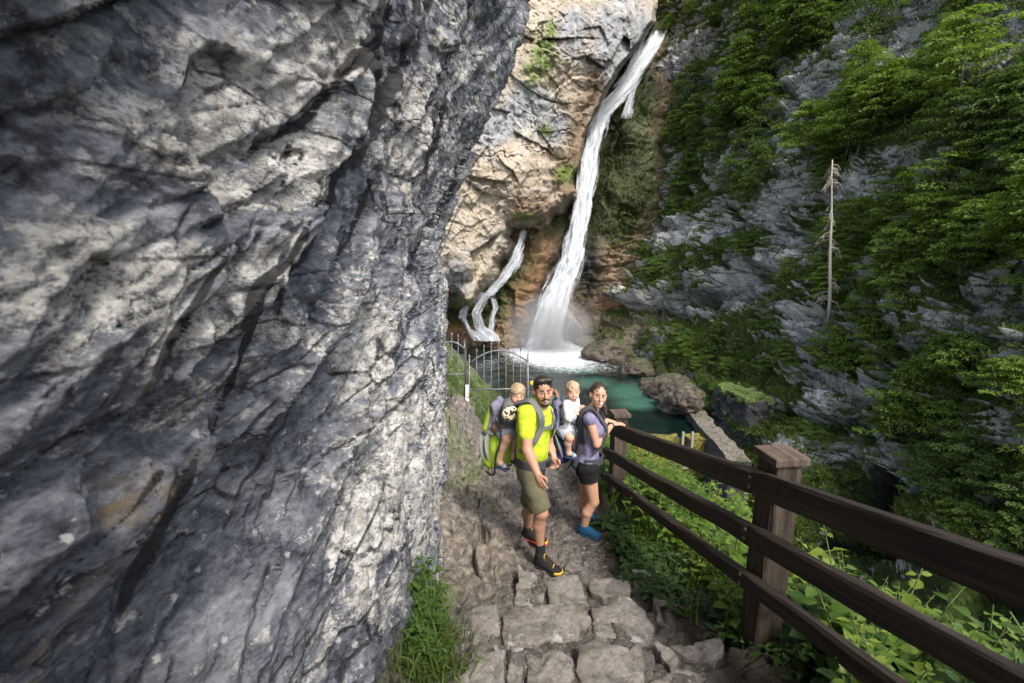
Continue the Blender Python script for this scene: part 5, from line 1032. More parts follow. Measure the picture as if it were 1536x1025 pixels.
class Blob:
    """smooth union of round cones and ellipsoids"""
    def __init__(s): s.p = []
    def cone(s, a, b, ra, rb, k=.02): s.p.append(('c', np.asarray(a, float), np.asarray(b, float), ra, rb, k)); return s
    def chain(s, pts, rad, k=.02):
        for i in range(len(pts) - 1): s.cone(pts[i], pts[i + 1], rad[i], rad[i + 1], k)
        return s
    def ell(s, c, r, B=None, k=.02, sub=False): s.p.append(('e', np.asarray(c, float), np.asarray(r, float), np.eye(3) if B is None else np.asarray(B, float), sub, k)); return s
    def mesh(s, h=.006, inflate=0.0, cuts=(), wrinkle=0.0, wf=14.0, seed=1):
        lo = np.full(3, 1e9); hi = -lo
        for q in s.p:
            if q[0] == 'c': l, m = np.minimum(q[1] - q[3], q[2] - q[4]), np.maximum(q[1] + q[3], q[2] + q[4])
            else: r = q[2].max(); l, m = q[1] - r, q[1] + r
            lo = np.minimum(lo, l); hi = np.maximum(hi, m)
        lo -= inflate + 4 * h; hi += inflate + 4 * h; n = np.ceil((hi - lo) / h).astype(int) + 1; F = np.full(n, .08, np.float32)
        ax = [lo[i] + np.arange(n[i]) * h for i in range(3)]
        for q in s.p:
            k = q[5]; pad = inflate + k + .035
            if q[0] == 'c': l, m = np.minimum(q[1] - q[3], q[2] - q[4]) - pad, np.maximum(q[1] + q[3], q[2] + q[4]) + pad
            else: l, m = q[1] - q[2].max() - pad, q[1] + q[2].max() + pad
            i0 = np.clip(((l - lo) / h).astype(int), 0, n - 1); i1 = np.clip(((m - lo) / h).astype(int) + 2, 1, n); S = tuple(slice(a, b) for a, b in zip(i0, i1))
            X = np.stack(np.meshgrid(*[a[t] for a, t in zip(ax, S)], indexing='ij'), -1)
            if q[0] == 'c':
                ba = q[2] - q[1]; t = np.clip(((X - q[1]) @ ba) / (ba @ ba + 1e-12), 0, 1); d = np.linalg.norm(X - q[1] - t[..., None] * ba, axis=-1) - (q[3] + (q[4] - q[3]) * t) - inflate
            else:
                L = (X - q[1]) @ q[3].T; r = q[2] + inflate; k0 = np.linalg.norm(L / r, axis=-1); k1 = np.linalg.norm(L / r ** 2, axis=-1) + 1e-9; d = k0 * (k0 - 1) / k1
            a = F[S]
            if q[0] == 'e' and q[4]: hh = np.clip(.5 - .5 * (a + d) / k, 0, 1); F[S] = a + (-d - a) * hh + k * hh * (1 - hh)
            else: hh = np.clip(.5 + .5 * (a - d) / k, 0, 1); F[S] = a + (d - a) * hh - k * hh * (1 - hh)
        if wrinkle or len(cuts):
            m = np.abs(F) < .06; I = np.argwhere(m); X = lo + I * h; f = F[m]
            if wrinkle: f = f + wrinkle * fbm(X * wf, 3, seed)
            for cfn in cuts: f = np.maximum(f, cfn(X))
            F[m] = f
        return surface_nets(F, lo, h)
def plane(p, n):
    n = np.asarray(n, float); n = n / np.linalg.norm(n); p = np.asarray(p, float); return lambda X: (X - p) @ n
def skinmat(name, c, red=.12):
    m = N(name); co = m.coord(); n = m.noise(co, 9, 4, .6); f = m.noise(co, 60, 3); c2 = (c[0] * 1.05, c[1] * .86, c[2] * .80); m.col(m.mix(m.math('MULTIPLY', n, .8), c, c2)); m.rough(.5); m.spec(.35)
    m.b.inputs['Subsurface Weight'].default_value = .12; m.b.inputs['Subsurface Radius'].default_value = (.012, .005, .003); m.bump(f, .12, .002); return m.m
SK_MAN, SK_WOM, SK_KID = skinmat('tanned_skin', (.36, .21, .135)), skinmat('fair_skin', (.44, .265, .18)), skinmat('child_skin', (.49, .315, .225))
def hairmat(name, c1, c2):
    m = N(name); n = m.noise(m.coord(scale=(70, 70, 12)), 1, 4, .6); m.col(m.mix(n, c1, c2)); m.rough(.5); m.spec(.4); m.bump(n, .6, .004); return m.m
H_DARK, H_BROWN, H_BLOND = hairmat('dark_hair', (.006, .005, .004), (.028, .021, .016)), hairmat('brown_hair', (.010, .006, .004), (.045, .028, .018)), hairmat('blond_hair', (.20, .135, .075), (.44, .33, .20))
def simple(name, c, r=.6): m = N(name); m.col(c); m.rough(r); return m.m
M_EYEW, M_EYED, M_LIP, M_TEETH = simple('eye_white', (.42, .38, .35), .4), simple('eye_dark', (.02, .013, .010), .2), simple('lips', (.46, .19, .155), .5), simple('teeth', (.80, .77, .71), .3)
def basis(f, up=(0, 0, 1), tilt=0.0):
    f = np.asarray(f, float); f = f / np.linalg.norm(f); r = np.cross(f, up); r = r / np.linalg.norm(r); u = np.cross(r, f)
    if tilt: c, s = math.cos(tilt), math.sin(tilt); r, u = c * r + s * u, c * u - s * r
    return r, f, u                                        # the person's right, front, up
class Head:
    def __init__(s, c, f, sc=1.0, child=False, tilt=0.0):
        s.c = np.asarray(c, float); s.r, s.f, s.u = basis(f, tilt=tilt); s.s = sc; s.ch = child; s.B = np.stack([s.r, s.f, s.u])
    def w(s, x, y, z): return s.c + s.s * (x * s.r + y * s.f + z * s.u)
    def add(s, b, neck=None, nr=.052):
        S = s.s; E = lambda p, r, k=.02, **kw: b.ell(s.w(*p), np.array(r) * S, s.B, k * S, **kw)
        if s.ch: E((0, -.012, .022), (.077, .092, .088)); E((0, .030, -.045), (.060, .056, .050), .03); E((.032, .050, -.038), (.028, .026, .028)); E((-.032, .050, -.038), (.028, .026, .028))
        else: E((0, -.012, .025), (.074, .094, .092)); E((0, .030, -.052), (.056, .058, .058), .035); E((0, .062, -.093), (.026, .022, .020), .025); E((.036, .058, -.020), (.026, .022, .026)); E((-.036, .058, -.020), (.026, .022, .026))
        for sx in (-1, 1): E((sx * .030, .098, .006), (.018, .016, .011), .012, sub=True)
        y = .080 if s.ch else .086
        b.cone(s.w(0, y, .012), s.w(0, y + (.014 if s.ch else .026), -.026), .007 * S, (.011 if s.ch else .014) * S, .010 * S); E((.011, y + .004, -.029), (.009, .009, .007), .008); E((-.011, y + .004, -.029), (.009, .009, .007), .008)
        E((0, .078, -.058), (.022, .012, .009), .010)
        for sx in (-1, 1): E((sx * .076, -.012, -.006), (.011, .020, .032), .008)
        if neck is not None: b.cone(s.w(0, -.022, -.055), neck, nr * .92 * S, nr, .02)
    def part(s, name, parent, l0, mat, shapes, h=.0045, cuts=(), wr=0.0, wf=40):
        b = Blob()
        for sh in shapes:
            if sh[0] == 'e': b.ell(s.w(*sh[1]), np.array(sh[2]) * s.s, s.B, .012 * s.s)
            elif sh[0] == 's': b.ell(s.w(*sh[1]), np.array(sh[2]) * s.s, s.B, .008 * s.s, sub=True)
            else: b.cone(s.w(*sh[1]), s.w(*sh[2]), sh[3] * s.s, sh[4] * s.s, .01 * s.s)
        V, F = b.mesh(h, 0, cuts, wr, wf); return link(name, mesh_np(name, V - l0, F, True), mat, parent)
    def face(s, parent, l0, hair, smile='closed', brow=True):
        yk = .074 if s.ch else .080
        for sx in (-1, 1):
            e = s.part('eye', parent, l0, M_EYEW, [('e', (sx * .030, yk, .006), (.0115, .010, .0050))], .0022)
            s.part('iris', e, l0, M_EYED, [('e', (sx * .030, yk + .0055, .006), (.0068, .006, .0056))], .0022)
            if brow: s.part('eyebrow', parent, l0, hair, [('c', (sx * .016, .092 if not s.ch else .080, .027), (sx * .046, .078 if not s.ch else .068, .029), .0052, .0035)], .0024)
        ym = .087
        if smile == 'teeth':
            m = s.part('mouth', parent, l0, M_LIP, [('c', (-.030, .072, -.044), (0, ym + .002, -.0585), .0055, .0085), ('c', (.030, .072, -.044), (0, ym + .002, -.0585), .0055, .0085)], .0024); s.part('teeth', m, l0, M_TEETH, [('c', (-.021, .083, -.0500), (0, ym + .0075, -.0560), .0048, .0066), ('c', (.021, .083, -.0500), (0, ym + .0075, -.0560), .0048, .0066)], .0022)
        else:
            wd = .022 if smile == 'closed' else .014; s.part('mouth', parent, l0, M_LIP, [('c', (-wd, .079, -.057), (0, ym, -.061), .004, .0065), ('c', (wd, .079, -.057), (0, ym, -.061), .004, .0065)], .0022)
def hand(b, wrist, knuck, side, curl=.5, palm_n=None, L=.19, spread=1.0, h=.005):
    """palm plus five separate bent fingers; side = direction in which the thumb leaves"""
    w, kn = np.asarray(wrist, float), np.asarray(knuck, float); d = kn - w; pl = np.linalg.norm(d); d = d / pl; t = np.asarray(side, float); t = t - d * (t @ d); t /= np.linalg.norm(t); n = np.cross(d, t) if palm_n is None else np.asarray(palm_n, float)
    n = n - d * (n @ d) - t * (n @ t); n /= np.linalg.norm(n); W = L * .205
    b.ell(w + d * pl * .55, (W * 1.02, pl * .62, .0155 * L / .19), np.stack([t, d, n]), .012); b.cone(w, w + d * pl * .5, .024 * L / .19, .020 * L / .19, .014)
    for i, (o, ln) in enumerate(((.84, .42), (.30, .47), (-.25, .44), (-.78, .34))):
        p = kn + t * W * o - d * .006 - d * abs(o - .1) * .007; fl = L * ln; dr = d + t * o * .13 * spread; dr /= np.linalg.norm(dr); pts = [p]; a = 0
        for sgm, seg in enumerate((.44, .31, .25)): a += curl * (.55, .75, .55)[sgm] * (1 + .12 * i); pts.append(pts[-1] + fl * seg * (dr * math.cos(a) + n * math.sin(a)))
        r = .0086 * L / .19; b.chain(pts, [r * 1.05, r, r * .9, r * .74], .004)
    p = w + d * pl * .28 + t * W * .80; dr = d * .62 + t * .72 + n * .25; dr /= np.linalg.norm(dr); q = p + dr * L * .20; dr2 = d * .92 + t * .22 + n * .32; dr2 /= np.linalg.norm(dr2); b.chain([p, q, q + dr2 * L * .155], [.0125 * L / .19, .0105 * L / .19, .008 * L / .19], .010)
def px3(cx, cy, Y): return P(680 + cx / 3.0143, 540 + cy / 3.0147, Y)      # measured on an enlarged crop of the photo
def shoe(name, parent, l0, ankle, heel, toe, wid, upper, sole, toecap=None, lace=None, collar=.06):
    """boot: upper, sole with tread edge, toe cap, laces and collar"""
    heel, toe, ankle = (np.asarray(q, float) for q in (heel, toe, ankle)); d = toe - heel; L = np.linalg.norm(d); d /= L; up = np.array([0, 0, 1.0]); s = np.cross(d, up); s /= np.linalg.norm(s); up = np.cross(s, d)
    B = np.stack([s, d, up]); b = Blob(); pt = lambda t, z: heel + d * L * t + up * z
    b.ell(pt(.17, .045), (wid * .46, L * .17, .045), B, .03); b.ell(pt(.45, .042), (wid * .47, L * .28, .042), B, .03); b.ell(pt(.76, .034), (wid * .52, L * .22, .034), B, .03); b.cone(pt(.24, .06), ankle, wid * .46, wid * .42, .03); b.cone(pt(.5, .06), ankle * .75 + pt(.3, .06) * .25, wid * .34, wid * .36, .04)
    V, F = b.mesh(.0055, 0, [plane(pt(.5, .016), -up), plane(ankle + (up * .7 + np.array([0, 0, .3])) * .012, up)], .0015, 40); o = link(name, mesh_np(name, V - l0, F, True), upper, parent)
    b2 = Blob(); b2.ell(pt(.18, .013), (wid * .52, L * .19, .028), B, .03); b2.ell(pt(.48, .013), (wid * .47, L * .30, .026), B, .03); b2.ell(pt(.77, .013), (wid * .57, L * .235, .028), B, .03); V, F = b2.mesh(.0055, 0, [plane(pt(.5, .0), -up), plane(pt(.5, .026), up)]); link('sole', mesh_np('sole', V - l0, F, True), sole, o)
    if toecap is not None:
        V, F = b.mesh(.0055, .0035, [plane(pt(.80, 0), -d), plane(pt(.5, .012), -up), plane(pt(.5, .045), up)]); link('toe_cap', mesh_np('toe_cap', V - l0, F, True), toecap, o)
    if lace is not None:
        for i in range(6):
            t = i / 5; c = pt(.66 - .36 * t, .070) * (1 - t) + (ankle + d * wid * .44) * t + up * .004 + d * .004 * (1 - t); mb = MB(); k = wid * .27; mb.tube([c - s * k - l0 - up * .008, c - l0 + up * .006 + d * .006, c + s * k - l0 - up * .008 + d * .012], .0042, 5); mb.build('lace', lace, o, True)
    return o
def garment(name, parent, l0, blob, mat, inflate, cuts, wr=.004, wf=11, h=.006, seed=1, label=None):
    V, F = blob.mesh(h, inflate, cuts, wr, wf, seed); o = link(name, mesh_np(name, V - l0, F, True), mat, parent)
    if label: o['label'] = label
    return o
def strap(name, parent, l0, pts, w, th, mat, nrm):
    """flat webbing laid along points; nrm = outward direction at each"""
    mb = MB(); pts = [np.asarray(p, float) - l0 for p in pts]; m = len(pts); V = []
    for i in range(m):
        t = pts[min(i + 1, m - 1)] - pts[max(i - 1, 0)]; t /= np.linalg.norm(t) + 1e-9; n = np.asarray(nrm[i] if np.ndim(nrm) > 1 else nrm, float); n = n - t * (t @ n); n /= np.linalg.norm(n) + 1e-9; s = np.cross(t, n)
        V += [pts[i] + s * w / 2, pts[i] + s * w / 2 + n * th, pts[i] - s * w / 2 + n * th, pts[i] - s * w / 2]
    mb.add(V, [(i * 4 + k, i * 4 + (k + 1) % 4, i * 4 + 4 + (k + 1) % 4, i * 4 + 4 + k) for i in range(m - 1) for k in range(4)] + [(3, 2, 1, 0), tuple(m * 4 - 4 + k for k in range(4))]); return mb.build(name, mat, parent, False)
def smoothpts(pts, n=14):
    p = np.array(pts, float); k = len(p); out = []
    for t in np.linspace(0, k - 1, n):
        i = min(int(t), k - 2); f = t - i; a, b, c, d = p[max(i - 1, 0)], p[i], p[i + 1], p[min(i + 2, k - 1)]
        out.append(.5 * (2 * b + (c - a) * f + (2 * a - 5 * b + 4 * c - d) * f * f + (3 * b - a - 3 * c + d) * f ** 3))
    return out
F_LIME, F_OLIVE, F_BLACK, F_PURPLE, F_SHORTB = fabric('lime_jersey', (.40, .49, .028), .12, .9, 60), fabric('olive_twill', (.105, .098, .058), .2), fabric('black_nylon', (.018, .018, .02), .3), fabric('lavender_jersey', (.17, .155, .25), .22, .9, 50), fabric('black_shorts', (.010, .010, .012), .3)
F_GREY, F_NAVY, F_LIMEPACK, F_BROWNPACK, F_WHITE, F_DENIM, F_SILVER, F_DGREY, F_LILAC = fabric('grey_webbing', (.12, .125, .13), .2), fabric('navy_nylon', (.016, .022, .075), .3), fabric('lime_pack_cloth', (.25, .36, .028), .15), fabric('brown_mesh', (.17, .115, .085), .25), fabric('white_cotton', (.56, .57, .60), .1), fabric('pale_denim', (.36, .40, .48), .18), fabric('silver_panel', (.19, .205, .18), .12), fabric('dark_grey_padding', (.050, .052, .060), .25), fabric('grey_lilac_padding', (.17, .165, .225), .2)
M_SOLEBLK, M_YEL, M_RED, M_BLUE, M_SOLEB = simple('black_rubber', (.012, .012, .012), .8), simple('yellow_rubber', (.62, .36, .02), .6), simple('red_rubber', (.32, .025, .018), .6), fabric('teal_blue_suede', (.008, .058, .125), .35, .85, 80), simple('dark_blue_rubber', (.012, .05, .08), .8)
F_BOOT = fabric('black_boot', (.016, .015, .014), .35, .8, 70); F_SOCK = fabric('white_sock', (.6, .6, .62), .1); F_SANDAL = fabric('blue_sandal', (.10, .24, .42), .3)
# ---------------------------------------------------------------- the man
def man():
    fdir = np.array([.78, -.62, 0]); r_, f_, u_ = basis(fdir); hd = Head(px3(406, 141, 3.86), (.16, -.97, .02), 1.08, tilt=-.03)
    base = px3(372, 905, 3.93); base[2] = 0.0; e = empty('person', base, 'man in a lime green shirt and olive shorts wearing a child carrier', 'person'); l0 = np.array(e.location)
    neck = px3(388, 212, 3.90); shR, shL = px3(333, 240, 3.76), px3(412, 236, 4.05); elR, wrR, knR = px3(334, 405, 3.62), px3(381, 517, 3.50), px3(391, 556, 3.47); elL, wrL, knL = px3(432, 385, 4.06), px3(455, 448, 3.96), px3(463, 472, 3.93)
    chest = px3(366, 285, 3.92); belly = px3(362, 395, 3.92); pel = px3(358, 478, 3.93); hipR, hipL = px3(343, 515, 3.84), px3(372, 512, 4.00); knR_, anR = px3(396, 690, 3.76), px3(393, 850, 3.80); knL_, anL = px3(345, 655, 4.10), px3(338, 762, 4.22)
    B = np.stack([r_, f_, u_])
    def torso(b): b.ell(chest, (.185, .125, .20), B, .05); b.ell(belly, (.155, .118, .19), B, .06); b.ell(pel, (.165, .125, .13), B, .05); b.cone(shR, shL, .068, .068, .05); b.cone(neck + np.array([0, 0, -.04]), neck + np.array([0, 0, .02]), .075, .060, .05)
    def legs(b): b.chain([hipR, knR_], [.098, .062], .03); b.chain([hipL, knL_], [.098, .062], .03)
    def arms(b): b.chain([shR, elR], [.060, .044], .02); b.chain([shL, elL], [.060, .044], .02)
    b = Blob(); hd.add(b, neck, .060); torso(b); legs(b); arms(b)
    for kn, an, fw in ((knR_, anR, f_), (knL_, anL, f_)): mid = kn * .62 + an * .38 - f_ * .022; b.chain([kn, mid, an], [.058, .057, .037], .02); b.ell(kn + f_ * .020, (.044, .044, .055), B, .02); b.cone(an, an - np.array([0, 0, .06]), .037, .04)
    for el, wr, kn, sd in ((elR, wrR, knR, np.array([.55, -.5, 0])), (elL, wrL, knL, np.array([.6, -.6, .2]))): m_ = el * .65 + wr * .35; b.chain([el, m_, wr], [.044, .046, .029], .015); hand(b, wr, kn, sd, .42 if kn is knR else .75, palm_n=(-.35, .5, .0) if kn is knR else (-.8, -.3, -.2), L=.195)
    V, F = b.mesh(.0058); link('body', mesh_np('body', V - l0, F, True), SK_MAN, e)
    t = Blob(); torso(t); t.cone(shR, shR * .42 + elR * .58, .060, .058); t.cone(shL, shL * .42 + elL * .58, .060, .058); hem = pel + np.array([0, 0, -.015])
    nk = lambda X: .072 - np.linalg.norm((X - (neck + np.array([0, 0, .035]) + f_ * .03)) * np.array([1, 1, 1.0]), axis=1)
    garment('t_shirt', e, l0, t, F_LIME, .014, [plane(hem, (0.06, 0, -1)), nk], .012, 8, seed=3)
    sh = Blob(); sh.ell(pel, (.165, .125, .13), B, .05); sh.chain([hipR, hipR * .1 + knR_ * .9], [.104, .088], .03); sh.chain([hipL, hipL * .1 + knL_ * .9], [.104, .088], .03); uR, uL = (knR_ - hipR), (knL_ - hipL)
    sR = garment('shorts', e, l0, sh, F_OLIVE, .012, [plane(pel + np.array([0, 0, .03]), (0, 0, 1)), lambda X: np.minimum((X - (hipR + uR * .93)) @ (uR / np.linalg.norm(uR)), np.linalg.norm(X - knR_, axis=1) * 0 + 9) if False else np.where(np.abs((X - (hipR + uR * .9)) @ r_) < np.abs((X - (hipL + uL * .9)) @ r_), (X - (hipR + uR * .92)) @ (uR / np.linalg.norm(uR)), (X - (hipL + uL * .92)) @ (uL / np.linalg.norm(uL)))], .007, 10, seed=5)
    # hip belt and chest print
    mb = MB(); mb.ball(chest + f_ * .137 + np.array([0, 0, -.01]) - l0 - r_ * .06, (.035, .006, .05), 6, B); mb.build('shirt_print', simple('grey_print', (.13, .15, .14), .8), e, True)
    # face and hair
    hd.face(e, l0, H_DARK, 'teeth')
    hd.part('hair', e, l0, H_DARK, [('e', (0, -.020, .038), (.079, .096, .090)), ('c', (.045, .045, .098), (-.045, .045, .100), .024, .026), ('s', (0, .110, .000), (.070, .085, .066)), ('s', (0, .01, -.095), (.12, .13, .075))], .005, wr=.004)
    hd.part('moustache', e, l0, H_DARK, [('c', (-.030, .080, -.054), (0, .097, -.044), .0055, .0075), ('c', (.030, .080, -.054), (0, .097, -.044), .0055, .0075)], .0028)
    hd.part('beard', e, l0, H_DARK, [('e', (0, .068, -.094), (.030, .022, .024)), ('c', (-.034, .066, -.062), (-.020, .070, -.092), .0045, .007), ('c', (.034, .066, -.062), (.020, .070, -.092), .0045, .007)], .0035, wr=.002)
    # boots with socks
    for an, he, to, solem, side in ((anR, px3(378, 936, 3.86), px3(450, 958, 3.72), M_SOLEBLK, 1), (anL, px3(300, 822, 4.28), px3(372, 850, 4.12), M_RED, 0)):
        he[2] = to[2] = .012 if side else .02
        he2 = an * np.array([1, 1, 0]) - np.array([.045, -.035, -he[2]]) if side else an * np.array([1, 1, 0]) - np.array([.06, -.03, -he[2]]); dd = np.array([.80, -.60, 0]) if side else np.array([.84, -.54, 0]); to2 = he2 + dd * .30
        sk = Blob(); sk.cone(an + np.array([0, 0, .075]), an - np.array([0, 0, .05]), .040, .042); garment('sock', e, l0, sk, F_BLACK if side else F_SOCK, .004, [plane(an + np.array([0, 0, .07 if not side else .05]), (0, 0, 1))], .001, 30)
        shoe('boot', e, l0, np.array([an[0], an[1], .150]), he2, to2, .108, F_BOOT, solem, M_YEL, M_YEL)
    return dict(r=r_, f=f_, chest=chest, belly=belly, pel=pel, shR=shR, shL=shL, neck=neck, B=B)
MAN = man()
# ---------------------------------------------------------------- the woman
def woman():
    fdir = np.array([.97, .10, 0]); r_, f_, u_ = basis(fdir); hd = Head(px3(656, 160, 4.42), (.06, -1, .03), 1.03, tilt=.10)
    base = px3(612, 800, 4.42); base[2] = -.06; e = empty('person', base, 'smiling woman in a lavender top and black shorts resting her hands on the fence', 'person'); l0 = np.array(e.location)
    neck = px3(630, 233, 4.45); shR, shL = px3(614, 268, 4.33), px3(632, 262, 4.60)
    yh = 4.74; hz = float(FGZ(yh)) + 1.055; hx = float(FXS(yh)); wR = np.array([hx - .16, yh - .04, hz + .015]); kR = np.array([hx - .075, yh - .02, hz + .015]); wL = np.array([hx - .17, yh + .20, hz - .03]); kL = np.array([hx - .085, yh + .20, hz - .045])
    elR, elL = px3(648, 383, 4.30), px3(655, 340, 4.72); chest, belly, pel = px3(622, 305, 4.46), px3(614, 400, 4.46), px3(606, 466, 4.45); hipR, hipL = px3(606, 492, 4.38), px3(602, 490, 4.53); knR_, anR, knL_, anL = px3(634, 640, 4.36), px3(588, 770, 4.38), px3(594, 622, 4.58), px3(616, 726, 4.62); B = np.stack([r_, f_, u_])
    def torso(b): b.ell(chest, (.150, .100, .165), B, .05); b.ell(chest + f_ * .075 - r_ * .055 + u_ * .0, (.055, .050, .055), B, .04); b.ell(chest + f_ * .075 + r_ * .055, (.055, .050, .055), B, .04); b.ell(belly, (.125, .092, .15), B, .06); b.ell(pel, (.155, .115, .115), B, .05); b.cone(shR, shL, .050, .050, .045); b.cone(neck - np.array([0, 0, .04]), neck + np.array([0, 0, .02]), .055, .047, .05)
    def arms(b): b.chain([shR, elR], [.048, .037], .02); b.chain([shL, elL], [.048, .037], .02)
    b = Blob(); hd.add(b, neck, .046); torso(b); arms(b); b.chain([hipR, knR_], [.098, .056], .03); b.chain([hipL, knL_], [.098, .056], .03)
    for kn, an in ((knR_, anR), (knL_, anL)): mid = kn * .62 + an * .38 - f_ * .028; b.chain([kn, mid, an], [.052, .052, .032], .02); b.cone(an, an - np.array([0, 0, .06]), .033, .036)
    for el, wr, kn in ((elR, wR, kR), (elL, wL, kL)): m_ = el * .65 + wr * .35; b.chain([el, m_, wr], [.037, .038, .024], .015); hand(b, wr, kn, (0.1, 1.0 if wr is wR else -1.0, 0), .22, palm_n=(0, 0, -1), L=.172)
    V, F = b.mesh(.0055); link('body', mesh_np('body', V - l0, F, True), SK_WOM, e)
    t = Blob(); torso(t); t.cone(shR, shR * .90 + elR * .10, .049, .047); t.cone(shL, shL * .90 + elL * .10, .049, .047)
    nk = lambda X: .072 - np.linalg.norm(X - (neck + np.array([0, 0, .03]) + f_ * .03), axis=1)
    garment('top', e, l0, t, F_PURPLE, .011, [plane(pel + np.array([0, 0, .02]), (0, 0, -1)), nk], .009, 10, seed=4)
    sh = Blob(); sh.ell(pel, (.155, .115, .115), B, .05); sh.chain([hipR, knR_], [.106, .075], .03); sh.chain([hipL, knL_], [.106, .075], .03)
    garment('shorts', e, l0, sh, F_SHORTB, .010, [plane(pel + np.array([0, 0, .06]), (0, 0, 1)), plane(hipR + (knR_ - hipR) * .34, knR_ - hipR)], .006, 12, seed=6)
    hd.face(e, l0, H_BROWN, 'teeth')
    hd.part('hair', e, l0, H_BROWN, [('e', (0, -.022, .034), (.080, .097, .093)), ('s', (0, .115, -.004), (.064, .092, .086)), ('s', (0, .045, -.100), (.10, .09, .070)), ('c', (-.02, -.090, .03), (-.075, -.075, -.06), .034, .040), ('c', (-.075, -.075, -.06), (-.105, -.035, -.20), .040, .020)], .005, wr=.004)
    wb = Blob(); fa = unit(wR - elR); c = wR - fa * .03; mb = MB(); q1 = np.cross(fa, [0, 0, 1.0]); q1 /= np.linalg.norm(q1); q2 = np.cross(fa, q1); mb.tube([c + .031 * (math.cos(a) * q1 + math.sin(a) * q2) - l0 for a in np.linspace(0, 6.283, 18)], .008, 6); mb.build('bracelet', M_SOLEBLK, e, True)
    for an, dd, z in ((anR, np.array([.90, -.44, 0]), -.06), (anL, np.array([.97, -.22, 0]), -.085)):
        he = an * np.array([1, 1, 0]) - dd * .065 + np.array([0, 0, z + .012]); sk = Blob(); sk.cone(an + np.array([0, 0, .02]), an - np.array([0, 0, .05]), .036, .040); garment('sock', e, l0, sk, fabric('blue_sock', (.05, .14, .22), .2), .004, [plane(an + np.array([0, 0, .035]), (0, 0, 1))], .001, 30)
        shoe('hiking_shoe', e, l0, np.array([an[0], an[1], z + .112]), he, he + dd * .265, .095, M_BLUE, M_SOLEB, None, simple('dark_lace', (.01, .03, .06)))
    return dict(r=r_, f=f_, chest=chest, belly=belly, pel=pel, shR=shR, shL=shL, neck=neck, B=B)
WOM = woman()
# ---------------------------------------------------------------- toddlers and their carriers
def toddler(label, headc, hf, torso_, pel_, shR, elR, haR, knR, anR, fd, shirt, shortsm, legtwo=True, sandals=F_SANDAL, tilt=0.0):
    r_, f_, u_ = basis(fd); B = np.stack([r_, f_, u_]); hd = Head(headc, hf, .86, True, tilt); e = empty('person', np.array([pel_[0], pel_[1], pel_[2] - .1]), label, 'child'); l0 = np.array(e.location); nk = hd.w(0, -.02, -.115); W = lambda p, dx: p - r_ * dx
    shL, elL, haL, knL, anL = W(shR, .19), W(elR, .21), W(haR, .17), W(knR, .17), W(anR, .17); hpR, hpL = pel_ + r_ * .055, pel_ - r_ * .055
    def tor(b): b.ell(torso_, (.100, .078, .13), B, .04); b.ell(pel_, (.098, .085, .085), B, .04); b.cone(shR, shL, .038, .038, .03)
    b = Blob(); hd.add(b, nk, .038); tor(b)
    for s_, e_, h_ in ((shR, elR, haR), (shL, elL, haL)): b.chain([s_, e_, h_ + (e_ - h_) * .25], [.036, .030, .021], .015); hand(b, h_ + (e_ - h_) * .25, h_, np.cross(h_ - e_, r_) + 1e-3, .7, L=.095)
    for hp, kn, an in ((hpR, knR, anR), (hpL, knL, anL)):
        b.chain([hp, kn], [.060, .042], .02); b.chain([kn, kn * .6 + an * .4 - f_ * .012, an], [.041, .040, .026], .015); b.chain([an, an - np.array([0, 0, .025]) + f_ * .005, an - np.array([0, 0, .035]) + f_ * .07], [.027, .028, .020], .015)
    V, F = b.mesh(.005); link('body', mesh_np('body', V - l0, F, True), SK_KID, e)
    t = Blob(); tor(t); t.chain([shR, elR, haR], [.038, .034, .027], .015); t.chain([shL, elL, haL], [.038, .034, .027], .015)
    garment('shirt', e, l0, t, shirt, .010, [plane(pel_ + np.array([0, 0, .01]), (0, 0, -1)), lambda X: .042 - np.linalg.norm(X - haR, axis=1), lambda X: .042 - np.linalg.norm(X - haL, axis=1), lambda X: .048 - np.linalg.norm(X - nk, axis=1)], .005, 16, .005)
    s = Blob(); s.ell(pel_, (.10, .085, .085), B, .04); s.chain([hpR, knR], [.064, .052], .02); s.chain([hpL, knL], [.064, .052], .02); garment('shorts', e, l0, s, shortsm, .010, [plane(pel_ + np.array([0, 0, .04]), (0, 0, 1)), plane(hpR + (knR - hpR) * .72, knR - hpR)], .005, 16, .005)
    hd.face(e, l0, H_BLOND, 'child', True); hd.part('hair', e, l0, H_BLOND, [('e', (0, -.018, .034), (.083, .098, .090)), ('s', (0, .105, -.012), (.066, .070, .062)), ('s', (0, .01, -.088), (.12, .13, .070))], .0045, wr=.006, wf=30)
    for an in (anR, anL):
        c = an - np.array([0, 0, .062]) + f_ * .035; mb = MB(); mb.box(c - l0, (.062, .135, .016), B, .006); sd = mb.build('sandal', simple('navy_sole', (.03, .05, .10)), e)
        for q, rr in ((an - np.array([0, 0, .012]), .032), (an - np.array([0, 0, .036]) + f_ * .055, .030)): ss = Blob(); ss.ell(q, (rr, .020, rr), B, .01); V, F = ss.mesh(.004); link('sandal_strap', mesh_np('sandal_strap', V - l0, F, True), sandals, sd)
    return e
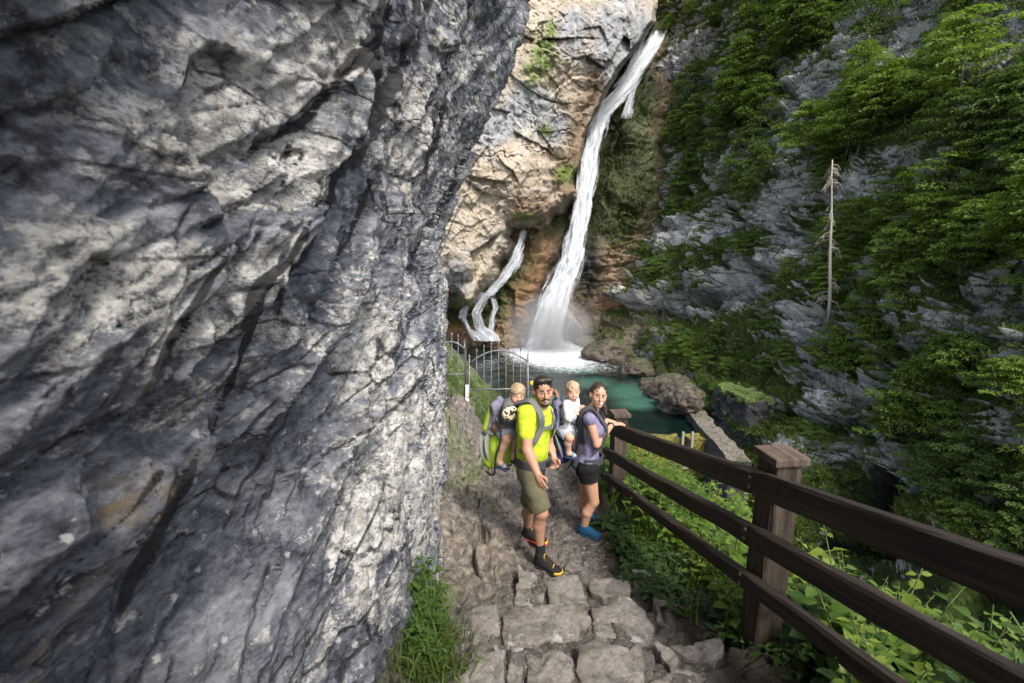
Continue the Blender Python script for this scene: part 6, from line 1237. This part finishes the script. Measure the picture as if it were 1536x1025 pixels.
def carrier(label, D, M, sc, back, pk, colours, brick=False):
    """child carrier: frame, lower bag with panels, seat pocket, head rest, shoulder straps, hip belt"""
    cl1, cl2, pocket, pad, webbing = colours; r_, f_ = D['r'], D['f']; u_ = np.array([0, 0, 1.0]); B = np.stack([r_, f_, u_]); top, low, seat, rest = pk
    e = empty('child_carrier', low - np.array([0, 0, .28]), label, 'child carrier'); l0 = np.array(e.location)
    b = Blob(); b.ell(low, (.135, .115, .18), B, .05); b.ell(low - f_ * .05 - u_ * .12, (.13, .13, .08), B, .05); V, F = b.mesh(.007, 0, (), .010, 8); link('bag', mesh_np('bag', V - l0, F, True), cl1, e)
    for dx, nm, ml in ((.10, 'side_panel', cl2), (.02, 'rear_panel', cl2)):
        q = Blob(); q.ell(low + r_ * .062 - f_ * (.03 + dx * .9), (.080, .022, .165), np.stack([r_, f_ * .96 + u_ * .28, u_ * .96 - f_ * .28]), .02); V, F = q.mesh(.006, 0, (), .004, 14); link(nm, mesh_np(nm, V - l0, F, True), ml, e)
    q = Blob(); q.ell(seat - r_ * .0, (.125, .115, .105), B, .03); V, F = q.mesh(.006, 0, [lambda X: np.maximum(-(np.linalg.norm(((X - seat - u_ * .06) @ B.T) / np.array([.100, .095, .13]), axis=1) - 1) * .09, -9), plane(seat + u_ * .062, u_)], .004, 14); link('seat_pocket', mesh_np('seat_pocket', V - l0, F, True), pocket, e)
    q = Blob(); q.chain([seat - f_ * .10 + u_ * .02, rest, rest + u_ * .06 + f_ * .01], [.050, .058, .034], .03); q.chain([seat - f_ * .10 + r_ * .08, rest + r_ * .06], [.035, .045], .03); q.chain([seat - f_ * .10 - r_ * .08, rest - r_ * .06], [.035, .045], .03); V, F = q.mesh(.006, 0, (), .005, 16); link('back_support', mesh_np('back_support', V - l0, F, True), pad, e)
    q = Blob(); q.chain([rest - r_ * .08 - u_ * .06 - f_ * .035, seat - f_ * .14 - r_ * .1], [.022, .024], .02); q.chain([rest + r_ * .09 - u_ * .05 - f_ * .03, seat - f_ * .135 + r_ * .105 - u_ * .02], [.030, .030], .02); V, F = q.mesh(.006); link('side_wing', mesh_np('side_wing', V - l0, F, True), cl1, e)
    for sx in (-1, 1):
        mb = MB(); mb.tube(smoothpts([rest + r_ * sx * .12 + u_ * .02, seat + r_ * sx * .14 + f_ * .09, low + r_ * sx * .16 + f_ * .09, low + r_ * sx * .13 - u_ * .20 + f_ * .04, low + r_ * sx * .11 - u_ * .21 - f_ * .08]) - l0, .010, 8); mb.build('frame_tube', simple('black_tube', (.02, .02, .022), .4), e, True)
    q = Blob(); q.chain([D['chest'] - f_ * (back - .03) + u_ * .12, D['belly'] - f_ * (back - .05), D['pel'] - f_ * (back - .03)], [.060, .055, .075], .03); q.ell(D['chest'] - f_ * (back - .04), (.13, .04, .17), B, .03); V, F = q.mesh(.007, 0, (), .004, 12); link('back_pad', mesh_np('back_pad', V - l0, F, True), F_DGREY, e)
    cr = {1: D['shR'], -1: D['shL']}; tw, td = M
    for sx in (1, -1):
        s0 = cr[sx] * .72 + D['neck'] * .28; pts = smoothpts([D['chest'] - f_ * (td + .03) + r_ * sx * .08 + u_ * .16, s0 - f_ * .06 + u_ * .075, s0 + u_ * .085 + f_ * .02, s0 + f_ * (td * .86) - u_ * .02, D['chest'] + f_ * (td + .012) + r_ * sx * .105 + u_ * .01, D['chest'] + f_ * (td * .72) + r_ * sx * (tw * .90) - u_ * .12, D['chest'] - f_ * .02 + r_ * sx * (tw + .012) - u_ * .22], 22); cc = [p - (D['chest'] + u_ * .0) for p in pts]
        strap('shoulder_strap', e, l0, pts, .052, .014, webbing, cc)
    strap('chest_strap', e, l0, smoothpts([D['chest'] + f_ * (td + .016) + r_ * .10 + u_ * .015, D['chest'] + f_ * (td + .034) + u_ * .0, D['chest'] + f_ * (td + .016) - r_ * .10 + u_ * .015], 8), .026, .006, webbing, [f_] * 8)
    pc = D['pel'] * .62 + D['belly'] * .38; pts = [pc + r_ * (tw * .93) * math.cos(a) + f_ * (td + .024) * math.sin(a) for a in np.linspace(-.5, math.pi + .5, 26)]; strap('hip_belt', e, l0, pts, .075, .016, F_DGREY, [p - pc for p in pts])
    mb = MB(); mb.box(pc + f_ * (td + .045) - l0, (.06, .022, .05), B, .006); mb.build('buckle', simple('black_buckle', (.015, .015, .017), .4), e); strap('belt_tail', e, l0, [pc + f_ * (td + .05) + r_ * .04 - u_ * (.02 + .04 * k) for k in range(5)], .032, .005, webbing, [f_] * 5)
    if brick:
        mr = N('orange_woven_roll'); n = mr.voro(mr.coord(scale=(30, 30, 60)), 1.0, 'DISTANCE_TO_EDGE'); mr.col(mr.ramp(n, [(0, (.08, .04, .02)), (.12, (.36, .20, .11))])); mr.rough(.9); mb = MB(); mb.box(rest + u_ * .105 - f_ * .02 - l0, (.15, .035, .045), B, .010); mb.build('folded_sunshade', mr.m, e)
    return e
fm, rm = MAN['f'], MAN['r']
tc = px3(262, 232, 4.05); tp = px3(243, 312, 4.08); k1 = px3(243, 358, 3.97)
toddler('toddler in a grey shirt and pale shorts in the green carrier, holding a patterned cushion', px3(291, 158, 4.02), (.12, -.98, -.02), tc, tp, px3(248, 214, 3.97), px3(240, 262, 3.90), px3(286, 252, 3.83), k1, px3(210, 455, 3.99), (.72, -.69, 0), F_GREY, F_DENIM, tilt=.10)
def cushion():
    c = px3(256, 243, 3.84); m = N('spotted_plush'); n = m.noise(m.coord(), 26, 3, .5, .6); m.col(m.ramp(n, [(.44, (.60, .53, .36)), (.50, (.025, .022, .02))], 'CONSTANT')); m.rough(.95)
    b = Blob(); b.ell(c, (.074, .040, .074), np.stack(basis((.3, -.95, 0))), .02); V, F = b.mesh(.004); o = link('cushion', mesh_np('cushion', V - c, F, True), m.m); o.location = [float(x) for x in c]; tag(o, 'round black and cream spotted plush cushion held by the toddler in grey', 'cushion')
cushion()
carrier('lime green and grey child carrier worn on the man\'s back', MAN, (.172, .128), 1, .16, (px3(200, 160, 4.1), px3(208, 405, 4.10), px3(226, 300, 4.10), px3(205, 205, 4.16)), (F_LIMEPACK, F_SILVER, F_BROWNPACK, F_LILAC, F_GREY))
toddler('blond toddler in a white shirt and pale shorts in the navy carrier', px3(540, 143, 4.42), (.05, -1, .02), px3(526, 228, 4.44), px3(508, 310, 4.46), px3(516, 208, 4.37), px3(522, 262, 4.31), px3(555, 236, 4.30), px3(526, 352, 4.33), px3(520, 412, 4.36), (.86, -.50, 0), F_WHITE, F_DENIM)
carrier('navy blue and grey child carrier worn on the woman\'s back', WOM, (.148, .118), 1, .13, (px3(470, 150, 4.5), px3(492, 385, 4.50), px3(500, 292, 4.50), px3(472, 195, 4.55)), (F_NAVY, F_SILVER, F_DGREY, F_LILAC, F_DGREY), True)
# ================================================================== LIGHT, SKY, CAMERA
SUN = Vector((0.30, -0.55, 0.78)).normalized()
w = bpy.data.worlds.new('World'); SC.world = w; w.use_nodes = True; nt = w.node_tree
sky = nt.nodes.new('ShaderNodeTexSky'); sky.sky_type = 'NISHITA'; sky.sun_disc = False
sky.sun_elevation = math.asin(SUN.z); sky.sun_rotation = math.atan2(SUN.x, SUN.y); sky.dust_density = 3.0; sky.ozone_density = 0.6
hs = nt.nodes.new('ShaderNodeHueSaturation'); hs.inputs['Saturation'].default_value = .72; nt.links.new(sky.outputs[0], hs.inputs['Color']); nt.links.new(hs.outputs[0], nt.nodes['Background'].inputs[0]); nt.nodes['Background'].inputs[1].default_value = 0.15
sl = bpy.data.lights.new('sun', 'SUN'); sl.energy = 1.6; sl.angle = math.radians(9); sl.color = (1.0, 0.94, 0.85)
so = bpy.data.objects.new('sun', sl); COL.objects.link(so); so.rotation_euler = (-SUN).to_track_quat('-Z', 'Y').to_euler(); so.location = (20, -20, 40)
cd = bpy.data.cameras.new('camera'); cam = bpy.data.objects.new('camera', cd); COL.objects.link(cam); SC.camera = cam
cam.location = (0, 0, CAMZ); cam.rotation_euler = (math.radians(90) - PITCH, 0, 0)
cd.sensor_width = 36; cd.lens = FPX / 1536 * 36; cd.clip_start = 0.05; cd.clip_end = 500
cd.dof.use_dof = True; cd.dof.focus_distance = 4.3; cd.dof.aperture_fstop = 2.8
SC.view_settings.view_transform = 'Standard'; SC.view_settings.look = 'None'; SC.view_settings.gamma = 1.0; SC.view_settings.use_curve_mapping = False
SC.view_settings.exposure = 1.45
SC.cycles.max_bounces = 6; SC.cycles.diffuse_bounces = 3; SC.cycles.transparent_max_bounces = 12; SC.cycles.use_denoising = True
